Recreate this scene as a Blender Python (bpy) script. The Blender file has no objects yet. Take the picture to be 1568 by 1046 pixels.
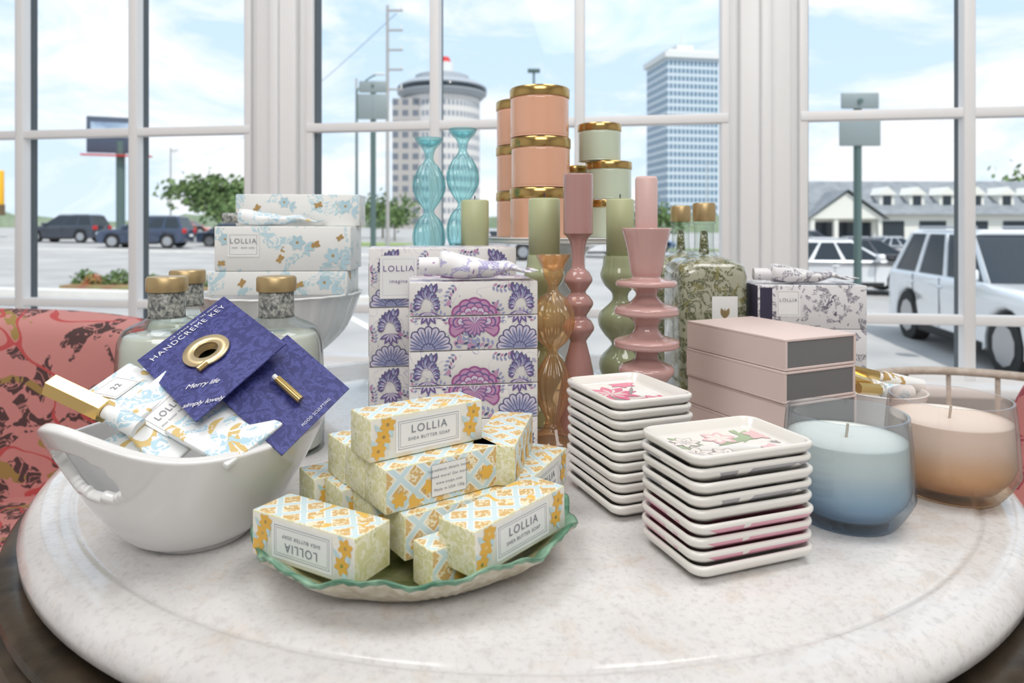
import bpy, bmesh, math, random
from mathutils import Vector, Matrix
random.seed(7)
S=bpy.context.scene
C=S.collection
pi=math.pi
TZ=0.75   # table top height
# ------------------------------------------------------------------ materials
M={}
def mat(name,col,rough=.5,metal=0,trans=0,ior=1.45,coat=0,sub=0,spec=.5):
    if name in M: return M[name]
    m=bpy.data.materials.new(name); m.use_nodes=True
    b=m.node_tree.nodes['Principled BSDF']
    b.inputs['Base Color'].default_value=(*col,1)
    b.inputs['Roughness'].default_value=rough
    b.inputs['Metallic'].default_value=metal
    b.inputs['Transmission Weight'].default_value=trans
    b.inputs['IOR'].default_value=ior
    b.inputs['Coat Weight'].default_value=coat
    b.inputs['Specular IOR Level'].default_value=spec
    if sub:
        b.inputs['Subsurface Weight'].default_value=sub
        b.inputs['Subsurface Radius'].default_value=(.01,.01,.01)
    m.diffuse_color=(*col,1)
    M[name]=m; return m
def nodes(m): 
    nt=m.node_tree; return nt,nt.nodes,nt.links,nt.nodes['Principled BSDF']
def mth(nt,op,a,b=None,c=None):
    n=nt.nodes.new('ShaderNodeMath'); n.operation=op
    for i,v in enumerate((a,b,c)):
        if v is None: continue
        if isinstance(v,(int,float)): n.inputs[i].default_value=v
        else: nt.links.new(v,n.inputs[i])
    return n.outputs[0]
def mixc(nt,f,a,b):
    n=nt.nodes.new('ShaderNodeMix'); n.data_type='RGBA'
    if isinstance(f,(int,float)): n.inputs[0].default_value=f
    else: nt.links.new(f,n.inputs[0])
    for s,v in ((6,a),(7,b)):
        if isinstance(v,tuple): n.inputs[s].default_value=(*v,1)
        else: nt.links.new(v,n.inputs[s])
    return n.outputs[2]
def noise(nt,vec,scale,detail=3,dist=0,rough=.5):
    n=nt.nodes.new('ShaderNodeTexNoise'); n.inputs['Scale'].default_value=scale
    n.inputs['Detail'].default_value=detail; n.inputs['Distortion'].default_value=dist
    n.inputs['Roughness'].default_value=rough
    if vec is not None: nt.links.new(vec,n.inputs['Vector'])
    return n.outputs[0]
def objc(nt,off=(0,0,0)):
    t=nt.nodes.new('ShaderNodeTexCoord')
    if off==(0,0,0): return t.outputs['Object']
    mp=nt.nodes.new('ShaderNodeMapping'); mp.inputs['Location'].default_value=off
    nt.links.new(t.outputs['Object'],mp.inputs['Vector']); return mp.outputs[0]
def mrange(nt,v,a,b,c=0,d=1):
    r=nt.nodes.new('ShaderNodeMapRange')
    for i,q in enumerate((a,b,c,d)): r.inputs[i+1].default_value=q
    nt.links.new(v,r.inputs[0]); return r.outputs[0]
def floral(name,base,c1,c2,scale=45,t1=.55,t2=.66,line=None,rough=.45,lw=.012,cutw=.035):
    m=mat(name,base,rough); nt,ns,lk,b=nodes(m)
    v=objc(nt); v2=objc(nt,(3.1,1.7,5.3)); v3=objc(nt,(7.1,2.2,.3))
    n1=noise(nt,v,scale,2,1.6); n2=noise(nt,v2,scale*.8,2,1.0); n3=noise(nt,v,scale*2.6,2,2)
    f1=mth(nt,'GREATER_THAN',n1,t1); cut=mth(nt,'GREATER_THAN',mth(nt,'ABSOLUTE',mth(nt,'SUBTRACT',n3,.5)),cutw)
    f1=mth(nt,'MULTIPLY',f1,cut)
    col=mixc(nt,f1,base,c1)
    f2=mth(nt,'GREATER_THAN',n2,t2); f2=mth(nt,'MULTIPLY',f2,mth(nt,'GREATER_THAN',n3,.45))
    col=mixc(nt,f2,col,c2)
    if line:
        n4=noise(nt,v3,scale*.7,1,1.2)
        f3=mth(nt,'LESS_THAN',mth(nt,'ABSOLUTE',mth(nt,'SUBTRACT',n4,.5)),lw)
        col=mixc(nt,f3,col,line)
    lk.new(col,b.inputs['Base Color']); return m
def trellis(name,gold,ribbon,k=55,w=.16):
    m=mat(name,gold,.45); nt,ns,lk,b=nodes(m)
    v=objc(nt); s=ns.new('ShaderNodeSeparateXYZ'); lk.new(v,s.inputs[0])
    q=mth(nt,'ADD',s.outputs[1],s.outputs[2])
    a=mth(nt,'MULTIPLY',mth(nt,'ADD',s.outputs[0],q),k); c=mth(nt,'MULTIPLY',mth(nt,'SUBTRACT',s.outputs[0],q),k)
    def band(x,ww): return mth(nt,'LESS_THAN',mth(nt,'ABSOLUTE',mth(nt,'SUBTRACT',mth(nt,'FRACT',x),.5)),ww)
    f=mth(nt,'MAXIMUM',band(a,w),band(c,w)); wide=mth(nt,'MAXIMUM',band(a,w+.06),band(c,w+.06))
    n=noise(nt,v,260,2,1); g=mixc(nt,mth(nt,'GREATER_THAN',n,.53),gold,(.84,.76,.55))
    col=mixc(nt,wide,g,(.86,.86,.80)); col=mixc(nt,f,col,ribbon)
    n2=noise(nt,v,80,1,.5); col=mixc(nt,mth(nt,'GREATER_THAN',n2,.66),col,(.82,.52,.12))
    lk.new(col,b.inputs['Base Color']); return m
def gridmat(name,wall,win,sx,sz,fx=.6,fz=.6,round_=False,rough=.5):
    m=mat(name,wall,rough); nt,ns,lk,b=nodes(m)
    v=objc(nt); s=ns.new('ShaderNodeSeparateXYZ'); lk.new(v,s.inputs[0])
    if round_: u=mth(nt,'MULTIPLY',mth(nt,'ARCTAN2',s.outputs[1],s.outputs[0]),sx)
    else: u=mth(nt,'DIVIDE',mth(nt,'ADD',s.outputs[0],s.outputs[1]),sx)
    f=mth(nt,'MULTIPLY',mth(nt,'LESS_THAN',mth(nt,'FRACT',u),fx),mth(nt,'LESS_THAN',mth(nt,'FRACT',mth(nt,'DIVIDE',s.outputs[2],sz)),fz))
    lk.new(mixc(nt,f,wall,win),b.inputs['Base Color']); return m
def noisy(name,c1,c2,scale,rough=.6,bump=0,detail=4,lo=.35,hi=.65,coat=0):
    m=mat(name,c1,rough,coat=coat); nt,ns,lk,b=nodes(m)
    v=objc(nt); n=noise(nt,v,scale,detail,.3)
    lk.new(mixc(nt,mrange(nt,n,lo,hi),c1,c2),b.inputs['Base Color'])
    if bump:
        bp=ns.new('ShaderNodeBump'); bp.inputs['Strength'].default_value=bump; bp.inputs['Distance'].default_value=.002
        lk.new(n,bp.inputs['Height']); lk.new(bp.outputs[0],b.inputs['Normal'])
    return m
def thinglass(name,ctop,cbot=None,z0=0,z1=1,edge=.55,gloss=1.0,rough=.03,body=0.0):
    """coloured glass: tinted see-through wall, reflection rising towards grazing angles, optional milky body"""
    m=bpy.data.materials.new(name); m.use_nodes=True; nt=m.node_tree; nt.nodes.clear(); L=nt.links.new
    o=nt.nodes.new('ShaderNodeOutputMaterial'); tr=nt.nodes.new('ShaderNodeBsdfTransparent'); gl=nt.nodes.new('ShaderNodeBsdfGlossy'); gl.inputs['Roughness'].default_value=rough
    lw=nt.nodes.new('ShaderNodeLayerWeight'); lw.inputs['Blend'].default_value=.5
    fac=lw.outputs['Facing']
    if cbot:
        s=nt.nodes.new('ShaderNodeSeparateXYZ'); L(objc(nt),s.inputs[0]); col=mixc(nt,mrange(nt,s.outputs[2],z0,z1),cbot,ctop)
    else: col=mixc(nt,0.0,ctop,ctop)
    dark=nt.nodes.new('ShaderNodeMix'); dark.data_type='RGBA'; dark.blend_type='MULTIPLY'; L(mth(nt,'POWER',fac,2.5),dark.inputs[0]); L(col,dark.inputs[6])
    dark.inputs[7].default_value=(ctop[0]*edge+.1,ctop[1]*edge+.1,ctop[2]*edge+.1,1)
    L(dark.outputs[2],tr.inputs[0])
    last=tr.outputs[0]
    if body:
        df=nt.nodes.new('ShaderNodeBsdfTranslucent'); L(col,df.inputs[0]); d2=nt.nodes.new('ShaderNodeBsdfDiffuse'); L(col,d2.inputs[0])
        ad=nt.nodes.new('ShaderNodeMixShader'); ad.inputs[0].default_value=.5; L(df.outputs[0],ad.inputs[1]); L(d2.outputs[0],ad.inputs[2])
        mm=nt.nodes.new('ShaderNodeMixShader'); mm.inputs[0].default_value=body; L(last,mm.inputs[1]); L(ad.outputs[0],mm.inputs[2]); last=mm.outputs[0]
    mx=nt.nodes.new('ShaderNodeMixShader'); L(mth(nt,'MULTIPLY_ADD',mth(nt,'POWER',fac,3.5),.55*gloss,.04*gloss),mx.inputs[0]); L(last,mx.inputs[1]); L(gl.outputs[0],mx.inputs[2]); L(mx.outputs[0],o.inputs[0])
    M[name]=m; return m
# ------------------------------------------------------------------ mesh helpers
def group(name,loc=(0,0,0),rz=0):
    e=bpy.data.objects.new(name,None); e.empty_display_size=.05
    e.location=loc; e.rotation_euler=(0,0,rz); C.objects.link(e); return e
def link(name,me,parent=None,mats=(),smooth=False,loc=(0,0,0),rot=(0,0,0)):
    o=bpy.data.objects.new(name,me); C.objects.link(o)
    for m in mats: me.materials.append(m)
    if smooth:
        for p in me.polygons: p.use_smooth=True
    if parent: o.parent=parent
    o.location=loc; o.rotation_euler=rot; return o
def meshobj(name,vs,fs,parent=None,mats=(),smooth=False,loc=(0,0,0),rot=(0,0,0),mi=None,fix=True):
    me=bpy.data.meshes.new(name); me.from_pydata([tuple(v) for v in vs],[],fs)
    if mi:
        for p,i in zip(me.polygons,mi): p.material_index=i
    if fix:
        bm=bmesh.new(); bm.from_mesh(me); bmesh.ops.recalc_face_normals(bm,faces=bm.faces); bm.to_mesh(me); bm.free()
    return link(name,me,parent,mats,smooth,loc,rot)
def box(name,x0,x1,y0,y1,z0,z1,parent=None,m=None,bev=0,rot=(0,0,0),mats=None,faces=None,seg=2):
    """faces: material index for (-z,+z,-y,+x,+y,-x)"""
    vs=[(x,y,z) for z in (z0,z1) for x,y in ((x0,y0),(x1,y0),(x1,y1),(x0,y1))]
    fs=[(0,3,2,1),(4,5,6,7),(0,1,5,4),(1,2,6,5),(2,3,7,6),(3,0,4,7)]
    me=bpy.data.meshes.new(name); me.from_pydata(vs,[],fs)
    if faces:
        for p,i in zip(me.polygons,faces): p.material_index=i
    if bev:
        bm=bmesh.new(); bm.from_mesh(me)
        bmesh.ops.bevel(bm,geom=bm.edges[:],offset=bev,segments=seg,affect='EDGES',profile=.5); bm.to_mesh(me); bm.free()
    return link(name,me,parent,mats or [m],bool(bev),(0,0,0),rot)
def lathe(name,prof,m,parent=None,loc=(0,0,0),seg=40,ribs=0,amp=0,twist=0,rot=(0,0,0),smooth=True,ribz=None):
    vs=[];fs=[]
    n=len(prof)
    for (r,z) in prof:
        for i in range(seg):
            a=2*pi*i/seg; rr=r
            if ribs and (ribz is None or ribz[0]<=z<=ribz[1]): rr=r*(1+amp*math.cos(ribs*a+twist*z))
            vs.append((rr*math.cos(a),rr*math.sin(a),z))
    for j in range(n-1):
        for i in range(seg):
            k=(i+1)%seg; fs.append((j*seg+i,j*seg+k,(j+1)*seg+k,(j+1)*seg+i))
    if prof[0][0]>1e-5: fs.append(tuple(reversed(range(seg))))
    if prof[-1][0]>1e-5: fs.append(tuple((n-1)*seg+i for i in range(seg)))
    me=bpy.data.meshes.new(name); me.from_pydata(vs,[],fs)
    bm=bmesh.new(); bm.from_mesh(me); bmesh.ops.remove_doubles(bm,verts=bm.verts,dist=1e-6)
    bmesh.ops.recalc_face_normals(bm,faces=bm.faces); bm.to_mesh(me); bm.free()
    return link(name,me,parent,[m],smooth,loc,rot)
def autosm(o,ang=40):
    me=o.data
    bm=bmesh.new(); bm.from_mesh(me)
    for e in bm.edges:
        if len(e.link_faces)==2 and e.calc_face_angle(0)>math.radians(ang): e.smooth=False
    bm.to_mesh(me); bm.free(); return o
def curveprof(pts,n=5):
    out=[]
    P=[pts[0]]+list(pts)+[pts[-1]]
    for i in range(1,len(P)-2):
        p0,p1,p2,p3=P[i-1],P[i],P[i+1],P[i+2]
        for k in range(n):
            t=k/n
            out.append(tuple(max(0,.5*((2*p1[d])+(-p0[d]+p2[d])*t+(2*p0[d]-5*p1[d]+4*p2[d]-p3[d])*t*t+(-p0[d]+3*p1[d]-3*p2[d]+p3[d])*t**3)) for d in (0,1)))
    out.append(pts[-1]); return out
def cyl(name,a,b,r,m,parent=None,seg=20,r2=None):
    a=Vector(a);b=Vector(b);d=b-a
    me=bpy.data.meshes.new(name); bm=bmesh.new()
    bmesh.ops.create_cone(bm,cap_ends=True,segments=seg,radius1=r,radius2=r if r2 is None else r2,depth=d.length)
    q=d.to_track_quat('Z','Y').to_matrix().to_4x4(); q.translation=(a+b)/2
    bmesh.ops.transform(bm,matrix=q,verts=bm.verts); bm.to_mesh(me); bm.free()
    o=link(name,me,parent,[m],True); return autosm(o)
def tubecurve(name,pts,r,m,parent=None,cyc=False):
    cu=bpy.data.curves.new(name,'CURVE'); cu.dimensions='3D'; cu.bevel_depth=r; cu.bevel_resolution=4
    sp=cu.splines.new('NURBS'); sp.points.add(len(pts)-1)
    for p,q in zip(sp.points,pts): p.co=(*q,1)
    sp.order_u=4; sp.use_endpoint_u=not cyc; sp.use_cyclic_u=cyc
    cu.materials.append(m); o=bpy.data.objects.new(name,cu); C.objects.link(o)
    if parent:o.parent=parent
    return o
def text(name,body,size,m,parent,origin,u,v,align='CENTER',shear=0):
    cu=bpy.data.curves.new(name,'FONT'); cu.body=body; cu.size=size; cu.align_x=align; cu.align_y='CENTER'
    cu.extrude=.00003; cu.space_character=1.2 if not shear else .95; cu.shear=shear; cu.materials.append(m)
    o=bpy.data.objects.new(name,cu); C.objects.link(o)
    u=Vector(u).normalized(); n=u.cross(Vector(v)).normalized(); v=n.cross(u)
    mt=Matrix((u,v,n)).transposed().to_4x4(); mt.translation=Vector(origin)
    if parent: o.parent=parent
    o.matrix_local=mt; return o
def decal(name,polys,mats,parent,origin,u,v,off=.0003):
    o=Vector(origin);u=Vector(u).normalized();v=Vector(v).normalized();n=u.cross(v).normalized()
    vs=[];fs=[];mi=[]
    for k,(i,p) in enumerate(polys):
        b=len(vs); 
        for (x,y) in p: vs.append(o+u*x+v*y+n*(off+k*2e-6))
        fs.append(tuple(range(b,b+len(p)))); mi.append(i)
    return meshobj(name,vs,fs,parent,mats,mi=mi,fix=False)
def petal(cx,cy,a,l,w,n=8,r0=0):
    pts=[]
    ca,sa=math.cos(a),math.sin(a)
    for k in range(n+1):
        t=k/n; pts.append((t*l+r0, w*math.sin(pi*t**1.1)))
    for k in range(n-1,0,-1):
        t=k/n; pts.append((t*l+r0,-w*math.sin(pi*t**1.1)))
    return [(cx+x*ca-y*sa,cy+x*sa+y*ca) for x,y in pts]
def wedge(cx,cy,a,da,r,n=6):
    pts=[(cx,cy)]
    for k in range(n+1):
        t=-1+2*k/n; b=a+da*t; q=r*(1-.10*t*t); pts.append((cx+q*math.cos(b),cy+q*math.sin(b)))
    return pts
def circ(cx,cy,r,n=14): return [(cx+r*math.cos(2*pi*i/n),cy+r*math.sin(2*pi*i/n)) for i in range(n)]
def rect(x0,x1,y0,y1): return [(x0,y0),(x1,y0),(x1,y1),(x0,y1)]
def outline(x0,x1,y0,y1,t,i=0): return [(i,rect(x0,x1,y0,y0+t)),(i,rect(x0,x1,y1-t,y1)),(i,rect(x0,x0+t,y0,y1)),(i,rect(x1-t,x1,y0,y1))]
def clip(p,zc,keepabove,ax=1):
    out=[]
    for a,b in zip(p,p[1:]+p[:1]):
        ia=(a[ax]>=zc)==keepabove; ib=(b[ax]>=zc)==keepabove
        if ia: out.append(a)
        if ia!=ib:
            t=(zc-a[ax])/(b[ax]-a[ax]); out.append((a[0]+t*(b[0]-a[0]),a[1]+t*(b[1]-a[1])))
    return out
def cliprect(P,x0,x1,y0,y1):
    out=[]
    for i,p in P:
        for args in ((y0,True,1),(y1,False,1),(x0,True,0),(x1,False,0)):
            if len(p)>2: p=clip(p,*args)
        if len(p)>2: out.append((i,p))
    return out
HF=[(3,2,1,0),(4,5,6,7),(0,1,5,4),(1,2,6,5),(2,3,7,6),(3,0,4,7)]
# ------------------------------------------------------------------ base materials
white=mat('white_ceramic',(.80,.795,.785),.12,coat=.5)
paint=mat('white_window_paint',(.90,.90,.90),.35)
gold=mat('polished_gold',(.78,.55,.22),.18,1)
antgold=mat('antique_gold',(.75,.60,.36),.35,.8)
ink=mat('grey_ink',(.22,.23,.27),.6)
bronze=noisy('aged_bronze',(.018,.015,.012),(.10,.072,.045),22,.28,.5,6)
bronze.node_tree.nodes['Principled BSDF'].inputs['Metallic'].default_value=.6
def marble():
    m=mat('white_marble',(.8,.78,.75),.13,coat=.3); nt,ns,lk,b=nodes(m)
    v=objc(nt)
    n1=noise(nt,v,5,6,.8,.6); n2=noise(nt,objc(nt,(2,5,1)),24,6,.5,.7); n3=noise(nt,v,200,3,0,.7); n4=noise(nt,objc(nt,(5,2,7)),60,4,.2,.6)
    col=mixc(nt,mrange(nt,n1,.35,.7),(.74,.725,.71),(.61,.595,.585))
    col=mixc(nt,mrange(nt,n2,.54,.75,0,.7),col,(.62,.51,.41))
    col=mixc(nt,mrange(nt,n4,.55,.75,0,.5),col,(.50,.47,.45))
    col=mixc(nt,mrange(nt,n3,.5,.72,0,.5),col,(.44,.42,.41))
    lk.new(col,b.inputs['Base Color'])
    lk.new(mrange(nt,n2,0,1,.07,.22),b.inputs['Roughness'])
    return m
# ------------------------------------------------------------------ ROOM
th=math.atan(.157)
W=(0,1.9,0)
def wpart(name): return group(name,W,-th)
glassm=bpy.data.materials.new('window_glass'); glassm.use_nodes=True
nt=glassm.node_tree; nt.nodes.clear()
o_=nt.nodes.new('ShaderNodeOutputMaterial'); mx=nt.nodes.new('ShaderNodeMixShader'); tr=nt.nodes.new('ShaderNodeBsdfTransparent'); gl=nt.nodes.new('ShaderNodeBsdfGlossy'); gl.inputs['Roughness'].default_value=.02
mx.inputs[0].default_value=.006; nt.links.new(tr.outputs[0],mx.inputs[1]); nt.links.new(gl.outputs[0],mx.inputs[2]); nt.links.new(mx.outputs[0],o_.inputs[0])
darkgasket=mat('dark_window_gasket',(.09,.11,.12),.5)
HZ=[.755,1.275,1.80]
def window(name,s0,s1,ms):
    g=wpart(name)
    zb,zt=.605,2.33
    for i,s in enumerate(ms):
        box('muntin_v_%d'%i,s-.014,s+.014,-.022,.012,zb,zt,g,paint,.004)
        box('muntin_v_outer_%d'%i,s-.010,s+.010,.012,.04,zb,zt,g,darkgasket)
    for i,z in enumerate(HZ):
        box('muntin_h_%d'%i,s0,s1,-.018,.011,z-.013,z+.013,g,paint,.004)
        box('muntin_h_outer_%d'%i,s0,s1,.011,.03,z-.008,z+.008,g,paint)
    for i,(a,b) in enumerate(((s0-.002,s0+.02),(s1-.02,s1+.002))):
        box('stile_%d'%i,a,b,-.015,.03,zb,zt,g,paint,.003)
    box('stile_gasket_0',s0+.018,s0+.024,.0,.04,zb,zt,g,darkgasket)
    box('rail_bottom',s0,s1,-.02,.03,zb-.03,zb+.014,g,paint,.004)
    box('rail_top',s0,s1,-.02,.03,zt-.03,zt+.03,g,paint,.004)
    box('pane',s0,s1,.013,.0145,zb,zt,g,glassm)
window('window_1',-1.95,-.777,[-1.548,-1.156])
window('window_2',-.6025,.5803,[-.2173,.1885])
window('window_3',.758,1.95,[1.158,1.55])
def post(name,a,b):
    g=wpart(name); w=b-a
    box('mullion_core',a,b,.0,.09,.0,2.4,g,paint,.004)
    box('casing_inner',a+w*.14,b-w*.14,-.03,.0,.0,2.4,g,paint,.006)
    box('casing_bead',a+w*.42,b-w*.42+w*.0,-.045,-.03,.0,2.4,g,paint,.006)
post('trim_1',-.777,-.6025); post('trim_2',.5803,.758); post('trim_3',-2.2,-1.95); post('trim_4',1.95,2.2)
wallm=noisy('warm_white_wall_paint',(.84,.835,.83),(.80,.795,.79),3,.7)
g=wpart('wall_front')
box('lower_wall',-2.6,2.9,-.0,.12,0,.575,g,wallm)
box('sill',-2.4,2.4,-.09,.12,.575,.602,g,paint,.006)
box('header',-2.6,2.9,0,.12,2.36,2.9,g,wallm)
box('side_fill_left',-2.75,-2.2,0,.12,.6,2.36,g,wallm)
box('side_fill_right',2.2,2.9,0,.12,.6,2.36,g,wallm)
floorm=noisy('pale_stone_tile_floor',(.52,.49,.46),(.42,.40,.38),4,.4)
box('floor',-2.7,2.8,-3.4,2.5,-.06,0,None,floorm)
box('ceiling',-2.8,2.9,-3.5,2.55,2.9,3.0,None,wallm)
box('wall_left',-2.8,-2.65,-3.4,2.3,0,2.9,None,wallm)
box('wall_right',2.78,2.93,-3.4,1.5,0,2.9,None,wallm)
box('wall_back',-2.8,2.93,-3.55,-3.4,0,2.9,None,wallm)
# ------------------------------------------------------------------ TABLE
tc=(.013,.833)
g=group('round_marble_table',(tc[0],tc[1],0))
mb=marble()
autosm(lathe('marble_top',[(0,TZ),(.3,TZ),(.455,TZ),(.4575,TZ-.0022),(.461,TZ-.0028),(.4635,TZ-.0012),(.466,TZ-.001),(.484,TZ-.002),(.494,TZ-.005),(.5,TZ-.013),(.499,TZ-.022),(.493,TZ-.028),(.0,TZ-.03)],mb,g,seg=160),50)
autosm(lathe('bronze_ring',[(0,TZ-.031),(.500,TZ-.031),(.510,TZ-.0315),(.514,TZ-.034),(.515,TZ-.040),(.511,TZ-.043),(.511,TZ-.046),(.519,TZ-.049),(.521,TZ-.056),(.519,TZ-.062),(.512,TZ-.065),(.512,TZ-.069),(.519,TZ-.072),(.519,TZ-.087),(.508,TZ-.094),(.0,TZ-.094)],bronze,g,seg=160),35)
for k in range(24):
    a=2*pi*k/24+.1; cyl('ring_rivet_%02d'%k,(.517*math.cos(a),.517*math.sin(a),TZ-.0795),(.5225*math.cos(a),.5225*math.sin(a),TZ-.0795),.0035,gold if k%3==0 else bronze,g,10,r2=.002)
lathe('pedestal',curveprof([(.2,0),(.2,.04),(.07,.1),(.05,.3),(.09,.4),(.05,.5),(.16,.65),(.2,.656)]),bronze,g)
# ------------------------------------------------------------------ BOWL
def bowl():
    g=group('handled_serving_bowl',(-.247,.540,TZ),math.radians(63))
    seg,rn=112,30; vs=[];fs=[];A,B=.108,.088
    for j in range(rn+1):
        t=j/rn
        for i in range(seg):
            a=2*pi*i/seg; p=t**.62; ca=abs(math.cos(a))
            H=.080+.028*ca**5
            x=(.040+(A-.040)*p)*math.cos(a)*(1+.06*ca**8*t*t); y=(.037+(B-.037)*p)*math.sin(a)
            vs.append((x,y,H*t+.003))
    for j in range(rn):
        for i in range(seg):
            a=2*pi*(i+.5)/seg; d=abs(a-pi); d2=min(a,2*pi-a)
            t=(j+.5)/rn
            dd=min(d,d2)
            if (dd/.40)**2+((t-.68)/.17)**2<1: continue
            k=(i+1)%seg; fs.append((j*seg+i,j*seg+k,(j+1)*seg+k,(j+1)*seg+i))
    fs.append(tuple(reversed(range(seg))))
    o=meshobj('bowl_body',vs,fs,g,[white],True)
    md=o.modifiers.new('s','SOLIDIFY'); md.thickness=.0075; md.offset=-1; 
    md=o.modifiers.new('ss','SUBSURF'); md.levels=1; md.render_levels=2
    lathe('foot',[(.0,0),(.038,0),(.039,.004),(.0,.006)],white,g)
    return g
bowl()
# packets and cards ---------------------------------------------------
blueflo=floral('blue_gold_toile_paper',(.82,.84,.84),(.45,.65,.75),(.68,.50,.2),30,.52,.65,cutw=.05)
navy=floral('navy_vine_paper',(.022,.026,.15),(.06,.07,.27),(.04,.045,.2),110,.5,.6)
lab=mat('white_label_paper',(.86,.86,.84),.5)
def slab(name,T,L,R,th,m,parent):
    T,L,R=Vector(T),Vector(L),Vector(R); B=L+R-T; n=(L-T).cross(R-T).normalized()
    if n.y>0: n=-n
    vs=[T,L,B,R]+[p-n*th for p in (T,L,B,R)]
    fs=[(0,1,2,3),(7,6,5,4),(0,4,5,1),(1,5,6,2),(2,6,7,3),(3,7,4,0)]
    c=sum((Vector(v) for v in vs),Vector())/8
    o=meshobj(name,[v-c for v in vs],fs,parent,[m]); o.location=c
    if th>.003:
        md=o.modifiers.new('soft','BEVEL'); md.width=.0015; md.segments=2
    return T,L,R,B,n
whitetx=mat('white_foil_ink',(.80,.80,.85),.5)
g=group('handcream_key_card')
T,L,R,B,n=slab('card',(-.2532,.60,.93),(-.2966,.54,.8856),(-.1789,.54,.8989),.0012,navy,g)
uu=(T-L).normalized(); vv=-(R-T).normalized()
text('title','HANDCREME KEY',.0078,whitetx,g,L+(T-L)*.5+(R-T)*.12+n*.0006,uu,vv)
text('subtitle','clé crème pour les mains',.0038,whitetx,g,L+(T-L)*.6+(R-T)*.05+n*.0006,uu,vv)
cc=L+(T-L)*.47+(R-T)*.47+n*.002
ring=lathe('brass_key_ring',[(.0095,-.0012),(.0175,-.0012),(.018,0),(.0175,.0012),(.0095,.0012),(.009,0),(.0095,-.0012)],antgold,g,seg=48)
ring.rotation_euler=n.to_track_quat('Z','Y').to_euler(); ring.location=cc
nb=cc+(B-T).normalized()*.0185
cyl('key_stub',nb-uu*.004,nb+uu*.004,.0028,gold,g)
T2,L2,R2,B2,n2=slab('card_lower',(-.1876,.57,.9011),(-.2216,.51,.8674),(-.1311,.55,.861),.0012,navy,g)
u2=(R2-T2).normalized()
c2=(T2+B2)/2+(R2-T2)*.05+n2*.005
cyl('key_tube',c2-u2*.013,c2+u2*.013,.0032,gold,g); cyl('key_tube_tip',c2-u2*.017,c2-u2*.013,.002,blueflo,g)
sd=Vector((.05,0,.02)); su=(T-B).normalized()
text('script_1','Merry life',.0066,whitetx,g,L+(B-L)*.74+(T-L)*.24+n*.0009,sd-n*sd.dot(n),su,shear=.4)
text('script_2','simply lovely',.0060,whitetx,g,L+(B-L)*.90+(T-L)*.14+n*.0009,sd-n*sd.dot(n),su,shear=.4)
text('small_line','MOOD SCULPTING',.0032,whitetx,g,R2+(B2-R2)*.45-(R2-T2)*.07+n2*.0006,(R2-B2),(T2-R2))
g=group('hand_cream_sachets')
SACH=[((-.262,.54,.888),(-.285,.485,.858),(-.213,.517,.854)),
      ((-.222,.525,.865),(-.245,.480,.849),(-.170,.508,.8455)),
      ((-.3095,.552,.882),(-.3225,.512,.866),(-.2531,.52,.870)),
      ((-.295,.585,.884),(-.3146,.545,.866),(-.2455,.545,.8586)),
      ((-.270,.505,.850),(-.295,.473,.838),(-.235,.485,.836))]
for k,(a,b,c) in enumerate(SACH):
    T,L,R,B,n=slab('sachet_%d'%k,a,b,c,.005,blueflo,g)
    if k==0:
        ce=(L+R)/2*.5+(T+B)/2*.5+n*.0006; u=(T-L).normalized(); v=n.cross(u).normalized()
        decal('label',[(0,rect(-.019,.019,-.013,.013))]+outline(-.0165,.0165,-.0105,.0105,.0004,1),[lab,ink],g,ce,u,v)
        text('label_text','LOLLIA',.0068,ink,g,ce+n*.0008+v*.003,u,v); text('label_text_small','shea butter handcreme',.0026,ink,g,ce+n*.0008-v*.004,u,v)
    if k==2:
        ce=(L*.6+T*.4)+(R-T)*.3+n*.0006; u=(T-L).normalized(); v=n.cross(u).normalized()
        decal('label_2',[(0,rect(-.012,.012,-.012,.012))]+outline(-.0105,.0105,-.0105,.0105,.0004,1),[lab,ink],g,ce,u,v)
        text('label_text_2','22',.007,ink,g,ce+n*.0008,u,v)
g=group('hand_cream_tube_gold_cap')
cyl('gold_cap',(-.331,.492,.8765),(-.287,.482,.861),.0088,gold,g,6)
cyl('neck',(-.287,.482,.861),(-.280,.481,.8585),.005,lab,g)
cyl('tube_body',(-.281,.481,.859),(-.262,.479,.850),.007,blueflo,g)
# ------------------------------------------------------------------ MILKY BOTTLES
clear=thinglass('clear_bottle_glass',(.93,.96,.94),gloss=1.2)
milk=mat('milky_bath_liquid',(.66,.66,.60),.15,coat=.6,sub=.2)
silver=noisy('glitter_foil_collar',(.42,.42,.38),(.08,.09,.09),260,.3)
cork=mat('brushed_gold_cap',(.50,.37,.19),.38,.7)
def milkbottle(x,y):
    g=group('bubble_bath_bottle',(x,y,TZ))
    lathe('liquid',curveprof([(0,.004),(.043,.004),(.0475,.010),(.0475,.05),(.0465,.100),(.0435,.1195),(.036,.126),(.0,.127)],4),milk,g)
    lathe('glass_body',curveprof([(0,0),(.046,0),(.0505,.006),(.0505,.05),(.0495,.100),(.047,.120),(.040,.132),(.024,.140),(.019,.143)],4),clear,g)
    lathe('neck_glass',[(.019,.143),(.0185,.146),(.0185,.172),(.0165,.174),(.0,.174)],silver,g)
    autosm(lathe('cap',[(.0,.171),(.0205,.171),(.021,.173),(.021,.185),(.0195,.187),(.0,.187)],cork,g))
milkbottle(-.257,.745); milkbottle(-.374,.74); milkbottle(-.404,.85)
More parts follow.
